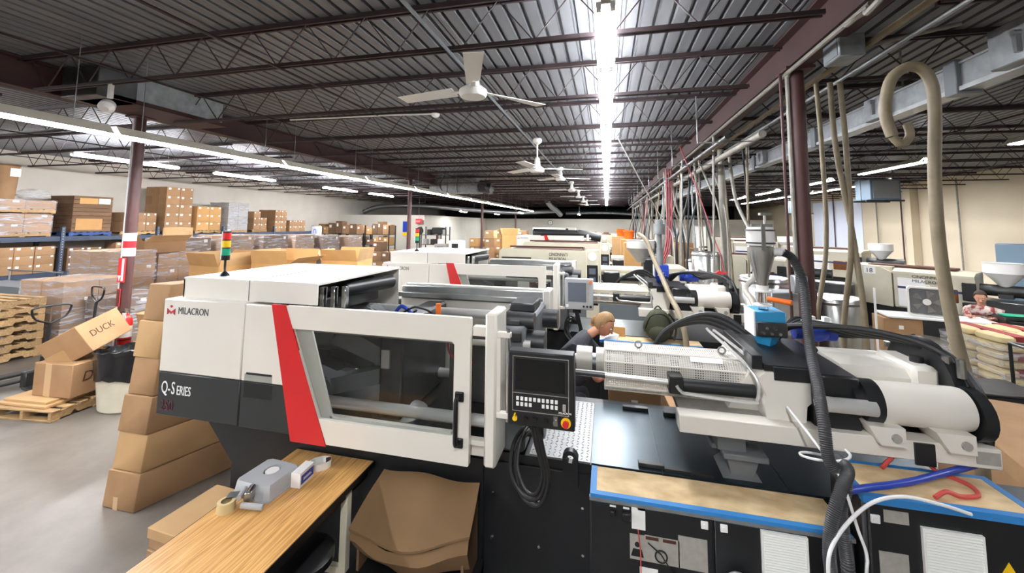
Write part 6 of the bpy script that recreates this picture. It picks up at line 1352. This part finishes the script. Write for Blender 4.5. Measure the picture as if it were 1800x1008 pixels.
# ------------------------------------------------------------ people
def skin_body(name, pts, edges, m, parent, lvl=2):
    me = bpy.data.meshes.new(name); me.from_pydata([p[:3] for p in pts], edges, []); o = bpy.data.objects.new(name, me); COL.objects.link(o)
    md = o.modifiers.new('s', 'SKIN'); sv = me.skin_vertices[0].data
    for v, p in zip(sv, pts):
        r = p[3]; v.radius = r if hasattr(r, '__len__') else (r, r)
    sv[0].use_root = True
    ms = o.modifiers.new('u', 'SUBSURF'); ms.levels = lvl; ms.render_levels = lvl
    dg = bpy.context.evaluated_depsgraph_get(); dg.update()
    m2 = bpy.data.meshes.new_from_object(o.evaluated_get(dg)); bpy.data.objects.remove(o)
    m2.materials.clear(); m2.materials.append(M[m]); m2.polygons.foreach_set('use_smooth', [True]*len(m2.polygons))
    return link(name, m2, parent)
def hand(parent, wrist, d, side, name='hand'):
    # palm and five separate bent fingers grown from one wrist point
    w = Vector(wrist); d = Vector(d).normalized(); s = Vector(side); s = (s-d*s.dot(d)).normalized(); n = d.cross(s)
    pts = [(*w, .022), (*(w+d*.045), (.034, .016))]; ed = [(0, 1)]
    for i, (off, l) in enumerate(((-.03, .062), (-.01, .072), (.01, .068), (.028, .055))):
        a = w+d*.08+s*off; k = len(pts); pts += [(*a, .011), (*(a+d*l*.5-n*.004), .009), (*(a+d*l*.85-n*.022), .007)]; ed += [(1, k), (k, k+1), (k+1, k+2)]
    k = len(pts); a = w+d*.03-s*.038; pts += [(*a, .012), (*(a+d*.035-s*.014-n*.01), .009)]; ed += [(1, k), (k, k+1)]
    return skin_body(name, pts, ed, 'skin', parent, 1)
def head(parent, c, fwd, hair, up=(0, 0, 1), s=1., long=False, name='head'):
    f = Vector(fwd).normalized(); u = Vector(up); r = f.cross(u).normalized(); u = r.cross(f)
    Mx = Matrix((r, f, u)).transposed().to_4x4(); Mx.translation = Vector(c)
    h = MB().sphere((0, 0, 0), .1*s, 22, 16); vs = []
    for x, y, z in h.v:
        k = z/(.1*s); w = .78 if k > -.2 else .78-.22*(-.2-k); y2 = y*(.98 if k > -.1 else .9)+(.012*s if y > 0 and k < -.3 else 0); vs.append((x*w, y2, z*1.22))
    h.v = vs; h.v = [tuple(Mx @ Vector(v)) for v in h.v]
    hd = part(name, h, 'skin', parent)
    q = MB(); q.T = Mx; q.prism([(.09*s, .02*s), (.122*s, -.028*s), (.09*s, -.034*s)], 'x', -.013*s, .013*s); part('nose', q, 'skin', hd)
    q = MB(); q.T = Mx
    for x in (-.032, .032): q.sphere((x*s, .086*s, .012*s), .011*s, 10, 6)
    part('eyes', q, 'ink_white', hd)
    q = MB(); q.T = Mx
    for x in (-.032, .032): q.sphere((x*s, .095*s, .012*s), .0055*s, 8, 6); q.box((x-.016)*s, (x+.016)*s, .088*s, .096*s, .03*s, .036*s)
    part('pupils', q, 'hair_dark', hd)
    q = MB(); q.T = Mx; q.box(-.022*s, .022*s, .084*s, .092*s, -.062*s, -.053*s, .003*s); part('mouth', q, 'ink_crimson', hd)
    q = MB(); q.T = Mx
    for x in (-.08, .08): q.sphere((x*s, -.005*s, .0), .022*s, 10, 8, (.4, .8, 1.25))
    part('ears', q, 'skin', hd)
    q = MB(); q.T = Mx; t = MB().sphere((0, -.012*s, .012*s), .109*s, 22, 14); vs = []
    for x, y, z in t.v:
        yy = min(y, .055*s-(.12*s-z)*.45+(.04*s if z > .07*s else 0)); vs.append((x*.83, yy, max(z*1.2, (-.12 if long else -.07)*s)))
    q.add(vs, t.f); part('hair', q, hair, hd)
    if long:
        q = MB(); q.T = Mx; q.tube([(0, -.09*s, .04*s), (0, -.125*s, -.01*s), (0, -.11*s, -.1*s)], [.03*s, .034*s, .026*s, .02*s], 10, 4); part('ponytail', q, hair, hd)
    return hd
# operator bending over the bench between the machines
pr = thing('person', 'blond person in a dark grey tee shirt bending over the bench between the machines', 'person', (-.34, 4.02, 0)); pr.scale = (.9, .9, .9)
body = [(0, 0, .95, .15), (.02, .02, 1.08, (.165, .13)), (.08, .05, 1.24, (.175, .125)), (.17, .09, 1.36, (.16, .11)), (.225, .115, 1.42, .06), (.285, .14, 1.47, .052),
        (.08, -.1, 1.36, .075), (.19, -.14, 1.2, .052), (.16, .27, 1.36, .075), (.27, .34, 1.2, .052)]
skin_body('torso', [(.1, 0, .95, (.16, .13)), (.06, .01, 1.1, (.17, .13)), (.05, .04, 1.27, (.185, .14)), (.1, .08, 1.4, (.165, .13)), (.18, .1, 1.47, (.08, .07)),
    (.07, -.06, 1.38, .085), (.2, -.13, 1.24, .062), (.235, -.14, 1.16, .058), (.1, .25, 1.38, .085), (.25, .3, 1.24, .062), (.29, .31, 1.17, .058)],
    [(0, 1), (1, 2), (2, 3), (3, 4), (3, 5), (5, 6), (6, 7), (3, 8), (8, 9), (9, 10)], 'shirt_grey', pr)
skin_body('neck', [(.15, .1, 1.44, .055), (.23, .115, 1.5, .05), (.3, .13, 1.54, .05)], [(0, 1), (1, 2)], 'skin', pr)
for a, b, c in (((.215, -.135, 1.2), (.265, -.14, 1.08), (.4, .1, 1.1)), ((.28, .308, 1.2), (.32, .33, 1.1), (.42, .5, 1.08))):
    skin_body('forearm', [(*a, .046), (*b, .042), (*(Vector(b)*.5+Vector(c)*.5), .036), (*c, .026)], [(0, 1), (1, 2), (2, 3)], 'skin', pr); hand(pr, c, Vector(c)-Vector(b), (0, 0, 1))
for s in (-.09, .09):
    skin_body('leg', [(.09, s, .93, .115), (.08, s*1.1, .75, .09), (.03, s*1.1, .5, .065), (0, s*1.1, .28, .058), (-.02, s*1.1, .1, .05)], [(0, 1), (1, 2), (2, 3), (3, 4)], 'trousers', pr)
    part('shoe', MB().box(-.1, .17, s*1.1-.045, s*1.1+.045, 0, .09, .03), 'black_rubber', pr)
head(pr, (.345, .13, 1.575), (.75, -.28, -.5), 'hair_blond', (.35, 0, 1), 1., True)
# seated person far right
p2 = thing('person', 'person in a patterned red and white shirt seated behind the pallet of sacks', 'person', (6.75, 9.3, 0))
skin_body('torso', [(0, 0, .52, (.16, .13)), (-.03, -.03, .68, (.16, .12)), (-.07, -.06, .84, (.17, .12)), (-.1, -.08, .95, (.12, .09)), (.06, -.2, .9, .07), (.0, -.34, .76, .055), (-.24, .06, .9, .07), (-.32, -.08, .76, .055)], [(0, 1), (1, 2), (2, 3), (3, 4), (4, 5), (3, 6), (6, 7)], 'shirt_pattern', p2)
skin_body('neck', [(-.1, -.08, .95, .055), (-.12, -.1, 1.06, .05)], [(0, 1)], 'skin', p2)
for a, c in (((0, -.34, .78), (-.2, -.46, .83)), ((-.32, -.08, .78), (-.42, -.3, .83))):
    skin_body('forearm', [(*a, .045), (*(Vector(a)*.5+Vector(c)*.5), .038), (*c, .027)], [(0, 1), (1, 2)], 'skin', p2); hand(p2, c, Vector(c)-Vector(a), (1, 0, 0))
for s in (-.1, .1):
    skin_body('leg', [(s*.7, s*.7, .52, .1), (-.25+s*.7, -.25+s*.7, .5, .085), (-.3+s*.7, -.3+s*.7, .46, .07), (-.28+s*.7, -.28+s*.7, .25, .055), (-.27+s*.7, -.27+s*.7, .08, .045)], [(0, 1), (1, 2), (2, 3), (3, 4)], 'trousers', p2)
    part('shoe', MB().box(-.37+s*.7, -.17+s*.7, -.37+s*.7, -.2+s*.7, 0, .08, .03), 'black_rubber', p2)
head(p2, (-.14, -.13, 1.14), (-.55, -.75, -.35), 'hair_dark', (0, 0, 1), .95)
s2 = thing('stool', 'low black stool under the seated person', 'stool', (6.75, 9.3, 0)); part('seat', MB().cyl((0, 0, .36), (0, 0, .4), .18, n=20), 'black_plastic', s2); part('post', MB().cyl((0, 0, .03), (0, 0, .36), .03, n=8), 'dark_steel', s2); part('foot_plate', MB().cyl((0, 0, 0), (0, 0, .03), .2, n=20), 'dark_steel', s2)
gb = thing('green_mat', 'dark green items spread on the bench before the seated person', 'mat', (6.95, 8.72, .905), R(-8)); part('sheet', MB().box(-.36, .35, -.1, .1, 0, .03, .01), 'green_plastic', gb)
b2 = thing('bench', 'small dark bench before the seated person, under the green items', 'bench', (6.95, 8.72, 0), R(-8)); part('top', MB().box(-.4, .45, -.16, .16, .86, .9), 'dark_steel', b2)
for x in (-.36, .41): part('leg', MB().box(x-.02, x+.02, -.12, .12, 0, .86), 'dark_steel', b2)
